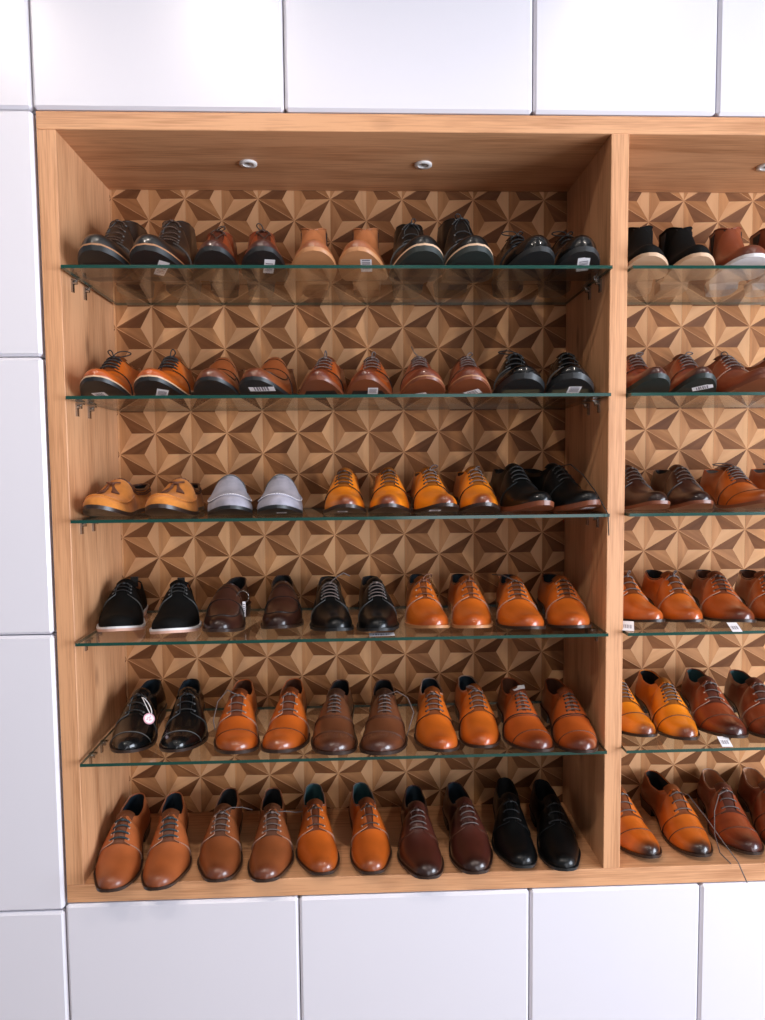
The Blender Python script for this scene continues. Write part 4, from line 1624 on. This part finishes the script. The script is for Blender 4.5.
YS = np.linspace(-.06, .32, 77)
for bay in (0, 1):
    for row in range(6):
        ss = sorted([d for d in SHOES if d['row'] == row and d['bay'] == bay], key=lambda d: d['x'])
        for it in range(60):
            moved = 0.0
            for d in ss:
                o_ = outline(d)
                over = o_[:, 1].max() - (DEP - .008)
                if over > 0:
                    d['y'] -= over
                o_ = outline(d)
                inn = o_[:, 1] > -.002
                for lim, sg in ((BAYS[bay][0] + .003, 1), (BAYS[bay][1] - .003, -1)):
                    bad = ((lim - o_[inn, 0]) * sg).max()
                    if bad > 0:
                        k = int(np.argmax((lim - o_[inn, 0]) * sg))
                        yy = o_[inn][k, 1] - d['y']
                        if yy > .08:      # swing the heel
                            d['yaw'] -= sg * min(bad / .26, .03)
                        else:
                            d['x'] += sg * bad
                        moved += bad
            for a, b in zip(ss, ss[1:]):
                la, ha = span(outline(a), YS)
                lb, hb = span(outline(b), YS)
                gap = lb - ha
                gap = np.where(np.isfinite(gap), gap, 9)
                k = int(np.argmin(gap))
                if gap[k] < .001:
                    push = .001 - gap[k]
                    yy = YS[k]
                    fa = np.clip((yy - a['y']) / .28, 0, 1)
                    # contact near the heel: swing; near the toe: slide
                    if fa > .5:
                        a['yaw'] += push * .5 / .25
                        b['yaw'] -= push * .5 / .25
                    else:
                        a['x'] -= push * .5
                        b['x'] += push * .5
                    moved += push
            if moved < 2e-4:
                break
for d in SHOES:
    ls = d['ls']
    ang = d['yaw'] - PI / 2
    ca, sa = math.cos(ang), math.sin(ang)
    t0, t1 = ls.L, float(ls.c(1.0))
    d['root'].location = (d['x'] - (ca * t0 - sa * t1), d['y'] - (sa * t0 + ca * t1), d['z'] + .0003)
    d['root'].rotation_euler = (0, 0, ang)

# ------------------------------------------------------------------ tags on single shoes, loose labels
M_PINK = plain('pink_card', (.72, .36, .42), .6)
M_STRING = plain('white_string', (.72, .68, .68), .8)


def shoe(i, which):
    d = SHOES[i * 2 + which]
    return d['root'], d['ls']


def disc_on(g, c, n, r, th, mat, seg=18):
    n = n / np.linalg.norm(n)
    a = np.cross(n, [0, 0, 1.0])
    a = a / np.linalg.norm(a)
    b = np.cross(n, a)
    t = np.arange(seg) * 2 * PI / seg
    R0 = c + r * (np.cos(t)[:, None] * a + np.sin(t)[:, None] * b)
    g.add(np.concatenate([R0, R0 + n * th]), [tuple(range(seg - 1, -1, -1)), tuple(range(seg, 2 * seg))] +
          [(k, (k + 1) % seg, seg + (k + 1) % seg, seg + k) for k in range(seg)], mat)


# pink and white round tag on the black cap-toe derby
r_, l_ = shoe(20, 0)
c_ = l_.off(.64, .40, .006)
n_ = l_.Nn(.64, .40) + np.array([.5, 0, 0])
g = G()
disc_on(g, c_, n_, .0135, .0012, 0)
disc_on(g, c_ + n_ / np.linalg.norm(n_) * .0013, n_, .0105, .0003, 1)
rn = random.Random(3)
for k in range(9):
    a_ = rn.uniform(0, 6.28)
    q_ = rn.uniform(.002, .008)
    t1 = np.cross(n_ / np.linalg.norm(n_), [0, 0, 1.0])
    t2 = np.cross(n_ / np.linalg.norm(n_), t1)
    disc_on(g, c_ + n_ / np.linalg.norm(n_) * .0016 + q_ * (math.cos(a_) * t1 + math.sin(a_) * t2), n_, .0016, .0002, 0, 8)
o = g.build('hang_tag', [M_PINK, M_PAPER], r_, smooth=False)
o['label'] = 'round pink and white tag'
g = G()
kp = l_.off(.51, .12, .006)
g.tube(bez(kp, kp + (.01, .004, .008), c_ + (-.016, -.006, .012), c_ + (-.012, .001, .005), 9), .0011, 5)
g.tube(bez(kp, kp + (.006, .012, .004), c_ + (-.02, .008, .008), c_ + (-.012, .001, .005), 9), .0011, 5)
g.build('tag_string', [M_STRING], r_)
# steel ring with a narrow printed tag on the penny loafer
r_, l_ = shoe(16, 0)
c_ = l_.off(.53, .48, .010)
g = G()
t = np.linspace(0, 2 * PI, 21)
g.tube(np.stack([c_[0] + .002 * np.cos(t), c_[1] + .014 * np.cos(t), c_[2] + .014 * np.sin(t)], 1), .0013, 5)
g.build('key_ring', [M_METAL], r_)
g = G()
p_ = c_ + np.array([.008, .004, -.010])
g.box(p_[0], p_[0] + .001, p_[1] - .0035, p_[1] + .0035, p_[2] - .036, p_[2], 0)
for k in range(5):
    g.box(p_[0] + .0011, p_[0] + .0014, p_[1] - .0022, p_[1] + .0018, p_[2] - .008 - .005 * k, p_[2] - .0052 - .005 * k, 1)
o = g.build('hang_tag', [M_PAPER, M_INK], r_, smooth=False)
o['label'] = 'narrow white printed tag'
# pink ribbon label on the black derby with olive tread
r_, l_ = shoe(9, 0)
g = G()
uu = np.linspace(.50, .74, 12)
A = np.stack([l_.off(uu, np.full(12, .56) + .16 * (uu - .5) / .24, .0045), l_.off(uu - .006, np.full(12, .66) + .16 * (uu - .5) / .24, .0045)])
g.grid(A, 0)
B = np.stack([l_.off(uu, np.full(12, .56) + .16 * (uu - .5) / .24, .0035), l_.off(uu - .006, np.full(12, .66) + .16 * (uu - .5) / .24, .0035)])
g.grid(B, 0, flip=True)
o = g.build('ribbon_tag', [M_PINK], r_)
o['label'] = 'pink ribbon tag'
# folded white paper in the mouth of the rust cap-toe oxford
r_, l_ = shoe(24, 0)
z_ = float(l_.zt(.45))
g = G()
A = np.array([[(.40 * l_.L, -.016, z_ + .002), (.40 * l_.L, .0, z_ + .010), (.41 * l_.L, .014, z_ + .013)],
              [(.47 * l_.L, -.013, z_ + .005), (.47 * l_.L, .002, z_ + .009), (.47 * l_.L, .012, z_ + .010)]])
g.grid(A, 0)
g.grid(A - np.array([0, 0, .0008]), 0, flip=True)
o = g.build('paper_slip', [M_PAPER], r_, smooth=False)
o['label'] = 'folded white paper slip'
# price labels lying on the glass
for (px, py, row, w_, d_, rz, lab) in (
        (382, 636, 3, .056, .026, .05, 'white barcode label on glass under black laced derby'),
        (630.5, 631, 3, .026, .034, -.35, 'white barcode label on glass beside the divider, fourth shelf'),
        (738, 632, 3, .022, .032, -.05, 'white barcode label on glass under orange-brown derby'),
        (728, 747, 4, .024, .030, -.05, 'white barcode label on glass under mahogany derby')):
    z_ = SHELF_Z[row]
    p = on_plane(px, py, 2, z_)
    g = G()
    g.box(-w_ / 2, w_ / 2, -d_ / 2, d_ / 2, .0001, .0006, 0)
    nb = 7
    for k in range(nb):
        a_ = -w_ * .36 + w_ * .72 * k / nb
        g.box(a_, a_ + w_ * .72 / nb * (.35 + .3 * (k % 2)), -d_ * .25, d_ * .12, .00062, .0008, 1)
    o = g.build('price_label', [M_PAPER, M_INK], smooth=False)
    lean = 0.0 if w_ > .05 else .45       # the short ones are curled up off the glass
    o.location = (p[0], p[1] + .5 * d_ * math.cos(lean), z_ + .5 * d_ * math.sin(lean) + .0003)
    o.rotation_euler = (lean, 0, rz)
    tag(o, lab, 'label', 'price labels on the glass shelves')
